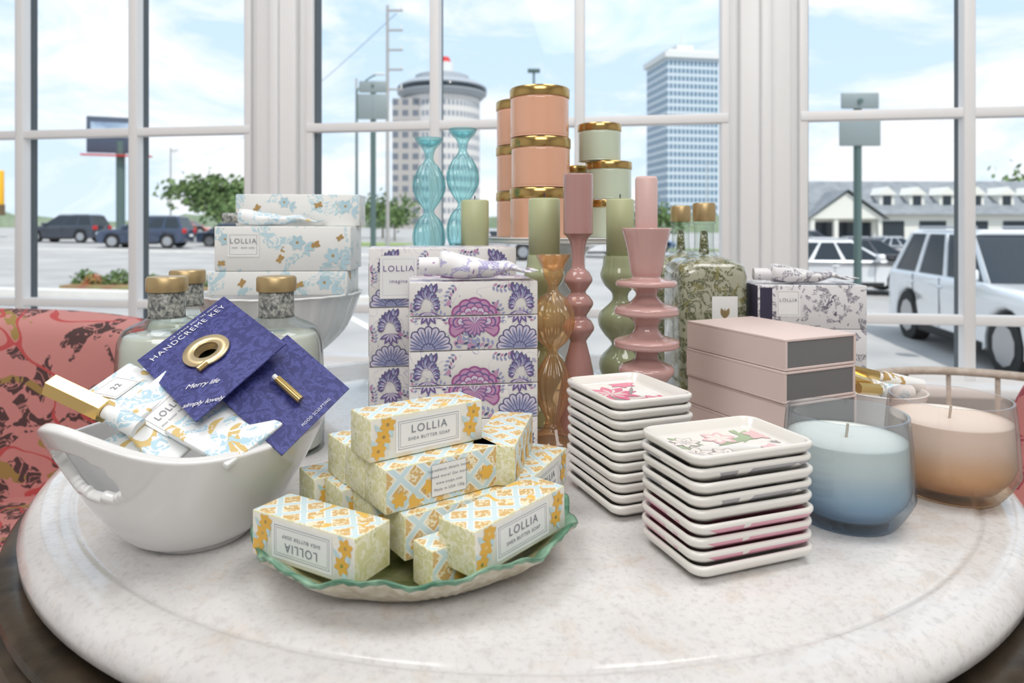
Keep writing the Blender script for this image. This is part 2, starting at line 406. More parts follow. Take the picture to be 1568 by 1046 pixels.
# ------------------------------------------------------------------ COMPOTE + BLUE BOXES
g=group('white_footed_compote',(-.345,1.02,TZ))
lathe('bowl',curveprof([(.045,0),(.05,.006),(.03,.02),(.028,.035),(.06,.055),(.095,.09),(.113,.135),(.118,.142),(.112,.14),(.09,.092),(.05,.062),(0,.058)],4),white,g,ribs=24,amp=.018,seg=96)
def bigbox(name,w,d,z0,z1,m,g,off=(0,0)):
    x,y=off
    return box(name,x-w/2,x+w/2,y-d/2,y+d/2,z0,z1,g,m,.0012)
g=group('blue_floral_gift_box_stack',(-.332,1.02,TZ+.1430),math.radians(4))
bf2=floral('pale_blue_gold_floral_paper',(.82,.815,.79),(.50,.66,.71),(.48,.31,.12),20,.56,.645,cutw=.05)
bigbox('box_lower',.195,.10,0,.034,bf2,g,(-.004,0)); bigbox('box_middle',.19,.10,.0345,.098,bf2,g,(.003,0)); bigbox('box_upper',.182,.06,.0985,.146,bf2,g,(.012,.03))
bfm=[mat('print_gold_brown',(.45,.28,.10),.5),mat('print_sky_blue',(.46,.63,.70),.5)]
def butterfly(x,y,s,a):
    P=[]
    for k,(da,l,w_) in enumerate(((.5,1,.3),(-.5,1,.3),(2.64,1,.3),(-2.64,1,.3),(1.3,.6,.16),(-1.3,.6,.16))): P.append((0,petal(x,y,a+da,s*l,s*w_)))
    return P
def blossom(x,y,s):
    P=[]
    for k in range(6): P.append((1,petal(x,y,k*1.047,s,s*.3)))
    for k in range(3): P.append((1,petal(x+s*.8,y-s*.6,k*.8-1,s*1.3,s*.22)))
    P.append((0,circ(x,y,s*.18,8))); return P
P=butterfly(.045,.072,.008,.3)+butterfly(-.004,.052,.007,1)+butterfly(.08,.082,.006,.6)+blossom(.02,.075,.012)+blossom(.07,.056,.013)+butterfly(-.085,.046,.006,0)+blossom(-.080,.080,.010)
decal('front_print',cliprect(P,-.094,.094,.0355,.097),bfm,g,(.003,-.05,0),(1,0,0),(0,0,1),.0004)
P=butterfly(.03,.015,.007,.3)+butterfly(-.05,.018,.007,1)+blossom(.065,.018,.012)+blossom(-.01,.017,.011)
decal('front_print_2',cliprect(P,-.096,.096,.001,.033),bfm,g,(-.004,-.05,0),(1,0,0),(0,0,1),.0004)
P=butterfly(.03,.13,.007,.3)+butterfly(-.06,.125,.007,1)+blossom(.07,.128,.011)+blossom(-.02,.134,.009)
decal('front_print_3',cliprect(P,-.09,.09,.0995,.145),bfm,g,(.012,0,0),(1,0,0),(0,0,1),.0004)
decal('label',[(0,rect(-.022,.022,-.017,.017))]+outline(-.019,.019,-.014,.014,.0005,1),[lab,ink],g,(-.052,-.05,.072),(1,0,0),(0,0,1),.0006)
text('label_text','LOLLIA',.010,ink,g,(-.052,-.0510,.077),(1,0,0),(0,0,1))
text('label_text_small','wish · bath salts',.004,ink,g,(-.052,-.0510,.068),(1,0,0),(0,0,1))
def creamtube(name,loc,rz,L,r,m,capm,tilt=0):
    g=group(name,loc,rz); g.rotation_euler=(0,tilt,rz)
    vs=[];fs=[];n=20;sg=28
    for j in range(n+1):
        t=j/n
        ay=r*(1+.25*t); az=max(.0009,r*(1-t**1.5)); zz=r*.98-(r-az)*.35*1.0
        if j==0: ay=az=r*.55
        if j==1: ay*=.95;az*=.95
        wob=.0016*math.sin(9*t+1)+.002*math.sin(19*t)*t
        for i in range(sg):
            a=2*pi*i/sg; cr=1+.05*math.sin(3*a+12*t)*(t>.1)
            vs.append((t*L+(.0 if j else .003),ay*cr*math.cos(a),max(.0006,zz+az*cr*math.sin(a)+wob)))
    for j in range(n):
        for i in range(sg):
            k=(i+1)%sg; fs.append((j*sg+i,j*sg+k,(j+1)*sg+k,(j+1)*sg+i))
    fs.append(tuple(range(sg))); fs.append(tuple(n*sg+i for i in range(sg)))
    meshobj('tube_body',vs,fs,g,[m],True)
    box('crimp',L-.003,L+.004,-r*1.25,r*1.25,r*.64,r*.64+.0012,g,m,.0004)
    cyl('cap',(-.018,0,r*.98),(.004,0,r*.98),r*.62,capm,g,24)
    return g
creamtube('hand_cream_tube',(-.40,.99,TZ+.2415),math.radians(6),.12,.012,blueflo,silver)
# ------------------------------------------------------------------ PURPLE BOXES
cream=floral('cream_vine_paper',(.78,.755,.73),(.74,.71,.70),(.72,.67,.71),60,.7,.7,line=(.45,.43,.54),lw=.006)
pv=[mat('print_purple',(.17,.12,.30),.5),mat('print_periwinkle',(.32,.34,.53),.5),mat('print_pink',(.53,.29,.46),.5),mat('print_pale_lilac',(.63,.58,.69),.5),mat('print_magenta',(.34,.10,.28),.5),mat('print_navy_ink',(.11,.11,.22),.5)]
def peony(cx,cy,s):
    P=[]
    y=cy-s*.35
    for lay,(n,l,sp,wd,c1,c2) in enumerate(((9,1.2,1.2,.30,4,2),(8,1.0,.95,.27,0,2),(7,.82,.9,.26,4,3),(5,.62,.7,.24,4,2),(3,.42,.4,.2,0,3))):
        for k in range(n):
            a=pi*(.5+sp*(k/(n-1)-.5)); P.append((c1,wedge(cx,y,a,wd,s*l))); P.append((c2,wedge(cx,y,a,wd*.8,s*l*.93)))
            if lay<3: P.append((c1,petal(cx,y,a,s*l*.8,s*.03)))
    for k in range(9):
        a=-pi*(-.05+1.1*k/8); P.append((0,petal(cx,y,a,s*.62,s*.13))); P.append((2,petal(cx,y,a,s*.54,s*.09)))
    return P
def fan(cx,cy,s,up=1):
    P=[]
    for k in range(9):
        a=pi*(.04+.92*k/8)*up; P.append((5,wedge(cx,cy,a,.19,s))); P.append((3,wedge(cx,cy,a,.15,s*.95))); P.append((1,petal(cx,cy,a,s*.9,s*.08))); P.append((5,petal(cx,cy,a,s*.85,s*.02)))
    for k in range(5):
        a=pi*(.1+.8*k/4)*up; P.append((5,wedge(cx,cy,a,.3,s*.30))); P.append((1,wedge(cx,cy,a,.24,s*.25)))
    return P
def acan(cx,cy,s,fl=1):
    P=[]
    for arm,(sg,sc) in enumerate(((1,1),(-1,.8))):
        for k in range(9):
            t=k/8; th_=pi*.5+fl*sg*(-.4+2.2*t); px=cx+fl*sg*s*.12+math.cos(pi*.5+fl*sg*1.3*t)*s*.42*sc; py=cy-s*.3+math.sin(pi*.5+fl*sg*1.3*t)*s*.55*sc
            l=s*sc*(.62-.25*t); P.append((5,petal(px,py,th_,l,s*.13))); P.append((1 if k%2 else 0,petal(px,py,th_,l*.9,s*.095))); P.append((3,petal(px,py,th_,l*.7,s*.03)))
    for k in range(5): P.append((0,petal(cx,cy-s*.4,-pi*.5+(k-2)*.55,s*.6,s*.1))); P.append((3,petal(cx,cy-s*.4,-pi*.5+(k-2)*.55,s*.45,s*.04)))
    return P
def sprig(cx,cy,a,s):
    P=[]
    for k in range(6):
        x=cx+math.cos(a)*s*k*.22;y=cy+math.sin(a)*s*k*.22; a+=.12
        P.append((5 if k%2 else 2,petal(x,y,a+.9,s*.3,s*.07))); P.append((1,petal(x,y,a-.9,s*.3,s*.07)))
    for q in range(5): P.append((2,petal(x,y,q*1.26,s*.16,s*.06)))
    return P
def damask(w,z1,per):
    P=[];b=z1-per
    while b>-per:
        for sx in (-1,1):
            P+=sprig(sx*.020,b+per*.06,pi/2+sx*.95,.022); P+=sprig(sx*.004,b+per*.0,pi/2+sx*.5,.020); P+=sprig(sx*.020,b+per*.93,-pi/2+sx*1.0,.018)
            P+=sprig(sx*w*.20,b+per*.40,pi/2-sx*.4,.018); P+=sprig(sx*w*.47,b+per*.42,pi/2+sx*.4,.016)
        P+=fan(-w*.355,b+per*.02,.0255)+fan(w*.355,b+per*.02,.0255)
        P+=acan(-w*.355,b+per*.70,.025)+acan(w*.355,b+per*.70,.025,-1)
        P+=peony(0,b+per*.50,.0235)
        b-=per
    return P
purp=floral('purple_floral_print_paper',(.77,.745,.72),(.32,.30,.48),(.42,.22,.42),55,.52,.63)
def pstack(name,loc,rz,w,d,h,n,per):
    g=group(name,loc,rz)
    for k in range(n):
        z0=k*h
        box('box_%d'%k,-w/2,w/2,-d/2,d/2,z0+.0004,z0+h-.0004,g,None,.0008,mats=[cream,purp],faces=[1,1,0,1,1,1])
    full=damask(w,n*h,per)
    for k in range(n):
        decal('print_%d'%k,cliprect(full,-w/2+.001,w/2-.001,k*h+.0012,(k+1)*h-.0012),pv,g,(0,-d/2,0),(1,0,0),(0,0,1),.0002)
    return g
g=pstack('purple_floral_gift_box_stack',(-.047,.770,TZ),math.radians(9),.137,.09,.0366,5,.0732)
g=pstack('purple_floral_gift_box_stack',(-.092,.885,TZ),math.radians(10),.18,.10,.0717,3,.0717)
blk=mat('charcoal_print',(.04,.035,.07),.5)
decal('label',[(0,rect(-.022,.022,-.026,.026))]+outline(-.019,.019,-.022,.022,.0005,1),[lab,pv[3]],g,(-.055,-.05,.180),(1,0,0),(0,0,1),.002)
text('label_text','LOLLIA',.010,pv[0],g,(-.055,-.0525,.190),(1,0,0),(0,0,1)); text('label_text_small','imagine',.006,pv[0],g,(-.055,-.0525,.175),(1,0,0),(0,0,1))
for z in (.03,.10,.175):
    decal('end_label_%d'%int(z*100),[(0,rect(-.03,.03,-.02,.02))],[blk],g,(-.09,0,z),(0,-1,0),(0,0,1),.001)
purp2=floral('white_purple_tube_print',(.82,.81,.82),(.45,.42,.66),(.42,.22,.46),50,.55,.66)
creamtube('hand_cream_tube',(-.082,.735,TZ+.1835),math.radians(8),.105,.0155,purp2,purp2)
# ------------------------------------------------------------------ SOAP PLATE
g=group('leaf_rim_plate',(-.066,.492,TZ),math.radians(14))
plate_m=noisy('cream_basketweave_glaze',(.70,.66,.54),(.50,.43,.30),110,.3,.5)
leafg=noisy('green_leaf_glaze',(.06,.18,.11),(.26,.42,.30),60,.25)
oliveg=noisy('olive_leaf_interior_glaze',(.20,.22,.08),(.48,.48,.28),50,.25)
seg=150;vs=[];fs=[];mi=[]
prof=[(0,.004),(.35,.004),(.60,.006),(.68,.010),(.80,.017),(.92,.025),(1.0,.031),(1.025,.031),(1.0,.0275),(.9,.019),(.8,.011),(.66,.003),(.6,0),(.0,0)]
for j,(r,z) in enumerate(prof):
    for i in range(seg):
        a=2*pi*i/seg
        sc=1+(.030*abs(math.sin(4.5*a+.4))+.010*math.sin(13*a))*max(0,(r-.6)/.4)
        zz=z+ (.0025*math.sin(9*a)+.0012*math.sin(23*a))*max(0,(r-.7)/.3)
        if 8<=j<=11: sc*=1+.010*math.cos(75*a)*(1 if j%2 else -1)
        vs.append((r*.109*sc*math.cos(a),r*.086*sc*math.sin(a),zz))
for j in range(len(prof)-1):
    for i in range(seg):
        k=(i+1)%seg; fs.append((j*seg+i,j*seg+k,(j+1)*seg+k,(j+1)*seg+i)); mi.append(1 if 5<=j<=7 else (2 if j<5 else 0))
meshobj('plate_body',vs,fs,g,[plate_m,leafg,oliveg],True,mi=mi)
s_green=floral('soap_green_sprig_paper',(.70,.67,.38),(.84,.82,.66),(.54,.55,.26),110,.50,.64)
s_white=floral('soap_white_gold_paper',(.81,.79,.70),(.85,.83,.78),(.76,.55,.22),40,.5,.7)
s_tr=trellis('soap_trellis_paper',(.66,.44,.18),(.60,.74,.77),46,.11)
s_orange=mat('print_marigold',(.80,.46,.08),.5); s_blue=mat('print_soft_blue',(.54,.71,.75),.5)
def soap(x,y,z,ang,kind,L=.090,D=.0325,H=.0295,flip=False,tiltx=0,tilty=0):
    g=group('boxed_soap_bar',(x,y,TZ+z),math.radians(ang)); g.rotation_euler=(tiltx,tilty,math.radians(ang))
    mats=[s_green,s_tr if kind=='t' else s_white,s_tr]
    box('carton',0,L,0,D,0,H,g,None,.0008,mats=mats,faces=[0,2,1,0,1,0])
    if kind=='l':
        P=outline(.021,L-.021,.005,H-.005,.0004,1)+outline(.0225,L-.0225,.0065,H-.0065,.0003,1)
        P=[(0,rect(.019,L-.019,.003,H-.003))]+P
        for (fx,fy) in ((.010,.016),(L-.011,.011),(L-.008,.022),(.006,.007),(.013,.024)):
            P.append((3,petal(fx,fy,2.2,.012,.0016))); P.append((3,petal(fx,fy,-1.2,.010,.0016)))
            for k in range(6): P.append((2,petal(fx,fy,k*pi/3+.3,.0065,.0019)))
            P.append((4,circ(fx,fy,.0013)))
        decal('label',cliprect(P,.001,L-.001,.001,H-.001),[lab,ink,s_orange,s_blue,gold],g,(0,0,0),(1,0,0),(0,0,1))
        if flip: u,v=(-1,0,0),(0,0,-1)
        else: u,v=(1,0,0),(0,0,1)
        s=-1 if flip else 1
        text('label_text','LOLLIA',.0078,ink,g,(L/2,-.0006,H/2+s*.003),u,v)
        text('label_text_small','SHEA BUTTER SOAP',.0032,ink,g,(L/2,-.0006,H/2-s*.0035),u,v)
    elif L>.05:
        P=[]
        for k in range(4):
            fx=.010+k*.023
            for q in range(6): P.append((0,petal(fx,.008+.004*(k%2),q*pi/3+k,.006,.0017)))
        decal('flower_print',P,[s_orange],g,(0,0,0),(1,0,0),(0,0,1))
    return g
soap(-.095,.456,.083,36,'l')
g=soap(-.0826,.4448,.053,36,'t')
decal('ingredients_label',[(0,rect(.034,.062,.004,.026))]+outline(.034,.062,.004,.026,.0003,1),[lab,ink],g,(0,0,0),(1,0,0),(0,0,1),.0006)
for k in range(4): text('ingredients_%d'%k,['Ingredients details inside','Need more? Get more','www.soaps.com','Made in USA 120g'][k],.0027,ink,g,(.048,-.0009,.022-k*.0045),(1,0,0),(0,0,1))
soap(-.1022,.4716,.053,36,'l'); soap(-.1225,.4985,.053,36,'l')
for k,(x,y) in enumerate(((-.070,.445),(-.096,.4665),(-.122,.488),(-.148,.5095))):
    soap(x,y,.023,36,'t' if k==0 else 'l')
soap(-.0224,.416,.026,48,'l',tilty=math.radians(-2))
soap(-.1727,.454,.024,-29,'l',flip=True)
soap(.002,.494,.053,80,'t')
soap(.010,.500,.0235,66,'l')
soap(-.050,.425,.012,40,'t',L=.03,D=.022,H=.027)
# ------------------------------------------------------------------ TRAYS
ceram=mat('tray_ivory_glaze',(.81,.785,.735),.15,coat=.6)
def traymat(name,c,th_=.45):
    m=mat(name,(.81,.785,.735),.18,coat=.6); nt,ns,lk,b=nodes(m); v=objc(nt); s=ns.new('ShaderNodeSeparateXYZ'); lk.new(v,s.inputs[0])
    f=mth(nt,'MULTIPLY',mth(nt,'LESS_THAN',s.outputs[2],.0095),mth(nt,'GREATER_THAN',s.outputs[2],.003)); n=noise(nt,v,30,2,.5); f=mth(nt,'MULTIPLY',f,mth(nt,'GREATER_THAN',n,th_))
    lk.new(mixc(nt,f,(.81,.785,.735),c),b.inputs['Base Color']); return m
pinkside=traymat('tray_pink_edge_glaze',(.72,.30,.40),.42); greyside=traymat('tray_grey_edge_glaze',(.34,.33,.35),.5)
def rr(w,d,r,z,n=6):
    out=[]
    for cx,cy,a in ((w/2-r,d/2-r,0),(-w/2+r,d/2-r,pi/2),(-w/2+r,-d/2+r,pi),(w/2-r,-d/2+r,3*pi/2)):
        for k in range(n+1):
            t=a+pi/2*k/n; out.append((cx+r*math.cos(t),cy+r*math.sin(t),z))
    return out
def tray(name,w,d,z,m,g,dx=0,dy=0,rz=0):
    loops=[rr(w-.030,d-.030,.006,0),rr(w-.020,d-.020,.008,.0005),rr(w-.007,d-.007,.010,.0050),rr(w-.002,d-.002,.011,.0075),rr(w,d,.011,.0102),rr(w-.0005,d-.0005,.011,.0122),rr(w-.004,d-.004,.0105,.0130),rr(w-.007,d-.007,.009,.0122),rr(w-.011,d-.011,.008,.0065),rr(w-.016,d-.016,.006,.0042)]
    n=len(loops[0]); vs=[p for l in loops for p in l]; fs=[]
    for j in range(len(loops)-1):
        for i in range(n):
            k=(i+1)%n; fs.append((j*n+i,j*n+k,(j+1)*n+k,(j+1)*n+i))
    fs.append(tuple(reversed(range(n)))); fs.append(tuple((len(loops)-1)*n+i for i in range(n)))
    return meshobj(name,vs,fs,g,[m],True,loc=(dx,dy,z),rot=(0,0,rz))
def traystack(name,near,ang,w,d,n,pitch,pinks,greys,polys,mats,sc):
    a=math.radians(ang)
    cx=near[0]+math.cos(a)*w/2-math.sin(a)*d/2; cy=near[1]+math.sin(a)*w/2+math.cos(a)*d/2
    g=group(name,(cx,cy,TZ),a)
    for k in range(n):
        top=k==n-1
        tray('tray_%02d'%k,w,d,k*pitch,pinkside if k in pinks else (greyside if k in greys else ceram),g,0 if top else (random.random()-.5)*.002,0 if top else (random.random()-.5)*.002,0 if top else (random.random()-.5)*.016)
    z=(n-1)*pitch
    polys=[(i,[(x*sc,y*sc) for x,y in p]) for i,p in polys]
    decal('tray_print',cliprect(polys,-w/2+.0095,w/2-.0095,-d/2+.0095,d/2-.0095),mats,g,(0,0,z+.0042),(1,0,0),(0,1,0),.0003)
    return g
tm=[mat('tray_blush_print',(.76,.50,.51),.3),mat('tray_green_print',(.34,.44,.26),.3),mat('tray_rose_print',(.75,.18,.30),.3),mat('tray_taupe_print',(.36,.31,.31),.3),mat('tray_ivory_print',(.81,.76,.70),.3)]
P=[]
P+=[(1,petal(-.005,.0,.3,.036,.0032)),(1,petal(.008,-.012,-.2,.030,.0030)),(1,petal(.014,.0,.9,.026,.0040)),(1,petal(-.012,.004,2.2,.024,.0030)),(1,petal(.016,.004,.2,.024,.0028)),(1,petal(-.02,-.0,2.6,.016,.0024)),(1,petal(.0,-.018,-.5,.02,.0020)),(1,petal(.020,.012,1.4,.016,.0024))]
for (cx,cy,s) in ((-.026,-.008,.0135),(-.009,-.014,.0115),(-.020,.012,.010)):
    for k in range(7): P+=[(3,petal(cx,cy,k*.9+cx*99,s,s*.26)),(4,petal(cx,cy,k*.9+cx*99,s*.9,s*.21)),(3,petal(cx,cy,k*.9+cx*99,s*.5,s*.04))]
for k in range(6): P+=[(0,petal(.004,.012,k*1.05,.012,.0036)),(4,petal(.004,.012,k*1.05,.0085,.0020))]
for k in range(5): P+=[(0,petal(.032,.010,k*1.26,.010,.0034)),(0,petal(.024,-.014,k*1.26,.008,.0028)),(3,petal(.033,-.008,.3+k*.5,.007,.0005))]
traystack('trinket_tray_stack',(.1225,.4545),20,.105,.076,9,.0093,(1,2,3),(5,7),P,tm,1.25)
P=[]
for k in range(9): P+=[(2,petal(-.010,.006,k*.7,.022,.0042)),(4,petal(-.010,.006,k*.7+.2,.013,.0018))]
for k in range(7): P+=[(2,petal(.014,-.020,k*.9,.013,.0032)),(0,petal(.014,-.020,k*.9+.2,.010,.002))]
for k in range(7): P+=[(2,petal(.012,.030,k*.9,.012,.0032)),(0,petal(-.018,-.030,k*.9,.009,.0026))]
P+=[(3,petal(0,-.005,1.0,.03,.0015)),(3,petal(-.015,-.026,1.5,.03,.0015))]
traystack('trinket_tray_stack',(.0835,.5535),21,.080,.098,11,.0086,(),(1,4,7),P,tm,1.2)
# ------------------------------------------------------------------ CANDLES IN GLASS
def waxmat(name,cb,ct,z0,z1):
    m=mat(name,ct,.35,sub=.15); nt,ns,lk,b=nodes(m); s=ns.new('ShaderNodeSeparateXYZ'); lk.new(objc(nt),s.inputs[0])
    lk.new(mixc(nt,mrange(nt,s.outputs[2],z0,z1),cb,ct),b.inputs['Base Color']); return m
def jarcandle(name,x,y,r,h,gm,wm,waxtop):
    g=group(name,(x,y,TZ))
    out=curveprof([(0,0),(r*.62,0),(r*.78,.004),(r*.99,.022),(r*1.0,.030),(r*.97,.06),(r*.92,h)],4)
    t=.0028
    inn=[(r*.92-t*.8,h),(r*.97-t,.06),(r-t,.031),(r*.95-t,.022),(r*.70,.009),(0,.009)]
    autosm(lathe('glass_vessel',out+inn,gm,g,seg=64),50)
    lathe('wax',[(0,.0096),(r*.68,.0096),(r*.94-t-.0004,.0228),(r-t-.0005,.031),(r*.972-t-.0005,.058),(r*.965-t-.0005,waxtop-.001),(r*.955-t,waxtop),(r*.85,waxtop-.0008),(0,waxtop-.0012)],wm,g,seg=64)
    cyl('wick',(0,0,waxtop-.002),(.0015,0,waxtop+.010),.0011,mat('wick_cotton',(.45,.38,.3),.8),g)
    return g
bluegl=thinglass('iridescent_blue_glass',(.92,.95,.97),(.62,.75,.86),.0,.05,edge=.5,gloss=1.1,body=.08); ambgl=thinglass('peach_amber_glass',(.98,.93,.91),(.93,.77,.58),.0,.05,edge=.6,gloss=1.1,body=.07)
wax1=waxmat('pale_blue_white_wax',(.55,.68,.76),(.84,.88,.82),.012,.060); wax2=waxmat('peach_cream_wax',(.74,.57,.36),(.89,.85,.76),.012,.060)
jarcandle('glass_jar_candle',.277,.566,.0505,.0885,bluegl,wax1,.068)
jarcandle('glass_jar_candle',.3985,.622,.0535,.0865,ambgl,wax2,.068)
# ------------------------------------------------------------------ PINK DRAWER BOXES
pinkm=mat('blush_box_paper',(.74,.60,.555),.5); darkm=mat('grey_drawer_front',(.18,.175,.18),.55)
g=group('blush_drawer_box_stack',(.271,.677,TZ),math.radians(24.5))
for k in range(4):
    z=k*.0323; o=(0,.001,-.001,0.0)[k]
    box('sleeve_bottom_%d'%k,0+o,.100+o,0,.150,z+.0003,z+.003,g,pinkm,.0005)
    box('sleeve_top_%d'%k,0+o,.100+o,0,.150,z+.0293,z+.032,g,pinkm,.0005)
    box('sleeve_side_l_%d'%k,0+o,.003+o,0,.150,z+.003,z+.0293,g,pinkm)
    box('sleeve_side_r_%d'%k,.097+o,.100+o,0,.150,z+.003,z+.0293,g,pinkm)
    box('drawer_%d'%k,.0033+o,.0967+o,.001,.149,z+.0033,z+.029,g,darkm)
# ------------------------------------------------------------------ GREY FLORAL BOX + TUBE
greyf=floral('grey_floral_paper',(.74,.73,.74),(.28,.27,.31),(.16,.15,.19),50,.53,.65)
g=group('grey_floral_gift_box_stack',(.385,.915,TZ),math.radians(-3))
for k,(a,b) in enumerate(((0,.055),(.0555,.11),(.1105,.166))):
    box('box_%d'%k,-.068,.068,-.045,.045,a,b,g,None,.001,mats=[greyf,blk],faces=[0,0,0,0,0,1])
decal('label',[(0,rect(-.015,.015,-.017,.017))]+outline(-.013,.013,-.015,.015,.0004,1),[lab,ink],g,(-.03,-.045,.143),(1,0,0),(0,0,1))
decal('dark_label',[(0,rect(-.0655,-.05,-.026,.024))],[blk],g,(-.0,-.045,.139),(1,0,0),(0,0,1))
text('label_text','LOLLIA',.006,ink,g,(-.03,-.0458,.147),(1,0,0),(0,0,1))
creamtube('hand_cream_tube',(.335,.895,TZ+.1665),math.radians(-6),.105,.0125,greyf,greyf)
# ------------------------------------------------------------------ CANDLESTICKS
def stick(name,x,y,pts,m,ribs=0,amp=0,twist=0,ribz=None,n=5):
    g=group(name,(x,y,TZ)); lathe('stem',curveprof(pts,n),m,g,seg=120 if ribs else 48,ribs=ribs,amp=amp,twist=twist,ribz=ribz)
    return g
teal=thinglass('teal_ribbed_glass',(.66,.91,.93),edge=.42,body=.09,gloss=1.3); amber=thinglass('amber_glass',(1.0,.80,.56),edge=.50,body=.14,gloss=1.4)
greeng=mat('olive_green_glass',(.46,.51,.30),.1,coat=.6,trans=.15,sub=.1)
def tealpts(h):
    base=[(.0,0),(.036,0),(.037,.004),(.02,.012),(.009,.02),(.018,.035),(.0215,.055),(.017,.075),(.008,.090),(.009,.098),(.018,.115),(.0215,.138),(.018,.160),(.009,.175),(.0075,.184),(.016,.197),(.0215,.212),(.0215,.228),(.016,.243),(.0075,.253),(.0075,.259),(.015,.270),(.0215,.284),(.0215,.300),(.0145,.316),(.007,.327),(.0065,.335),(.010,.344),(.017,.351),(.0205,.357),(.019,.358),(.012,.350),(0,.345)]
    return [(r,z*h/.358) for r,z in base]
stick('twisted_glass_candlestick',-.119,.98,tealpts(.367),teal,14,.08,130,(.02,.33))
stick('twisted_glass_candlestick',-.071,.985,tealpts(.381),teal,14,.08,130,(.02,.34))
ap=[(0,0),(.024,0),(.026,.003),(.018,.010),(.010,.018),(.008,.026),(.014,.040),(.019,.058),(.019,.072),(.012,.088),(.006,.098),(.006,.104),(.016,.114),(.0225,.130),(.0225,.146),(.015,.160),(.007,.168),(.006,.176),(.010,.184),(.013,.196),(.019,.208),(.0195,.209),(.017,.2085),(.010,.195),(0,.190)]
stick('amber_glass_candlestick',.046,.765,ap,amber,16,.06,0,(.02,.165))
rose=mat('dusty_rose_glass',(.45,.25,.23),.12,coat=.6,sub=.1); rose2=mat('blush_rose_glass',(.57,.345,.32),.12,coat=.6,sub=.1)
rp=[(0,0),(.030,0),(.031,.004),(.028,.012),(.022,.045),(.016,.080),(.011,.100),(.010,.106),(.015,.113),(.019,.121),(.015,.130),(.010,.135),(.014,.142),(.018,.150),(.014,.158),(.009,.163),(.013,.170),(.017,.178),(.013,.187),(.008,.193),(.008,.212),(.011,.225),(.0165,.232),(.0175,.238),(.0175,.297),(.0165,.302),(.014,.302),(.013,.290),(0,.29)]
stick('rose_glass_candlestick',.0785,.81,rp,rose)
fp=[(0,0),(.033,0),(.034,.004),(.033,.012),(.022,.024),(.013,.034),(.011,.042),(.013,.060),(.026,.076),(.030,.082),(.028,.088),(.015,.094),(.012,.100),(.020,.106),(.034,.109),(.0352,.113),(.034,.117),(.020,.121),(.014,.127),(.013,.134),(.020,.141),(.034,.145),(.0348,.149),(.033,.153),(.020,.157),(.013,.163),(.012,.169),(.020,.174),(.032,.176),(.0335,.179),(.031,.182),(.016,.185),(.0175,.192),(.021,.215),(.0262,.236),(.0264,.239),(.024,.239),(.010,.232),(0,.232)]
g=stick('blush_glass_candlestick',.148,.752,fp,rose2,n=3)
lathe('taper_candle',[(0,.23),(.0115,.23),(.0122,.232),(.0122,.293),(.0108,.296),(0,.296)],mat('blush_wax',(.71,.49,.46),.4,sub=.3),g)
greenw=mat('sage_wax',(.47,.50,.29),.4,sub=.3)
def holder(x,y,h,ph,pr):
    s=h/.205
    pts=[(0,0),(.028,0),(.030,.004),(.025,.012),(.014,.022),(.011,.03),(.018,.045),(.026,.06),(.025,.075),(.014,.088),(.011,.094),(.020,.105),(.0275,.118),(.026,.132),(.014,.144),(.010,.150),(.011,.158),(.02,.168),(.025,.18),(.022,.192),(.0205,.204),(.018,.205),(0,.203)]
    g=stick('green_glass_candle_holder',x,y,[(r,z*s) for r,z in pts],greeng)
    lathe('pillar_candle',[(0,h-.001),(pr,h-.001),(pr,h+ph-.002),(pr-.002,h+ph),(pr*.6,h+ph-.0015),(0,h+ph-.002)],greenw,g)
    cyl('wick',(0,0,h+ph-.003),(0,0,h+ph+.006),.0008,blk,g,8)
holder(.0400,.845,.206,.070,.0195); holder(.137,.865,.204,.072,.0175); holder(-.052,.955,.204,.074,.0195)
# ------------------------------------------------------------------ PEACH AND MINT JARS ON CAKE STAND
g=group('white_cake_stand',(.083,1.077,TZ))
lathe('stand',curveprof([(0,0),(.07,0),(.072,.006),(.03,.02),(.018,.06),(.018,.15),(.04,.205),(.09,.214),(.128,.216),(.132,.220),(.130,.225),(.123,.222),(0,.222)],4),white,g,seg=80)
peach=mat('peach_gloss_glass',(.76,.41,.27),.08,coat=.6); mint=mat('mint_gloss_glass',(.57,.65,.51),.08,coat=.6)
lidgold=mat('bronzed_gold_lid',(.55,.37,.14),.2,1)
def lidded(x,y,z,r,h,m):
    g=group('lidded_candle_jar',(x,y,TZ+z))
    lathe('jar',curveprof([(0,0),(r*.9,0),(r*.97,.002),(r*.98,.008),(r*.98,h*.5),(r*.98,h*.80)],3),m,g,seg=48)
    autosm(lathe('gold_lid',[(0,h*.79),(r,h*.79),(r*1.01,h*.8),(r*1.01,h*.965),(r*.985,h*.985),(0,h*.985)],lidgold,g,seg=48))
zb=.2245
for k in range(3): lidded(.0405+.0015*(k%2),1.0,zb+k*.0725,.0435,.0725,peach)
for k in range(3): lidded(.018,1.105,zb+k*.0725,.0435,.0725,peach)
for k in range(2): lidded(.150,1.06,zb+k*.0585,.0355,.058,mint)
lidded(.136,1.062,zb+2*.0585,.0335,.058,mint)
for k in range(2): lidded(.105,1.14,zb+k*.0585,.0335,.058,mint)
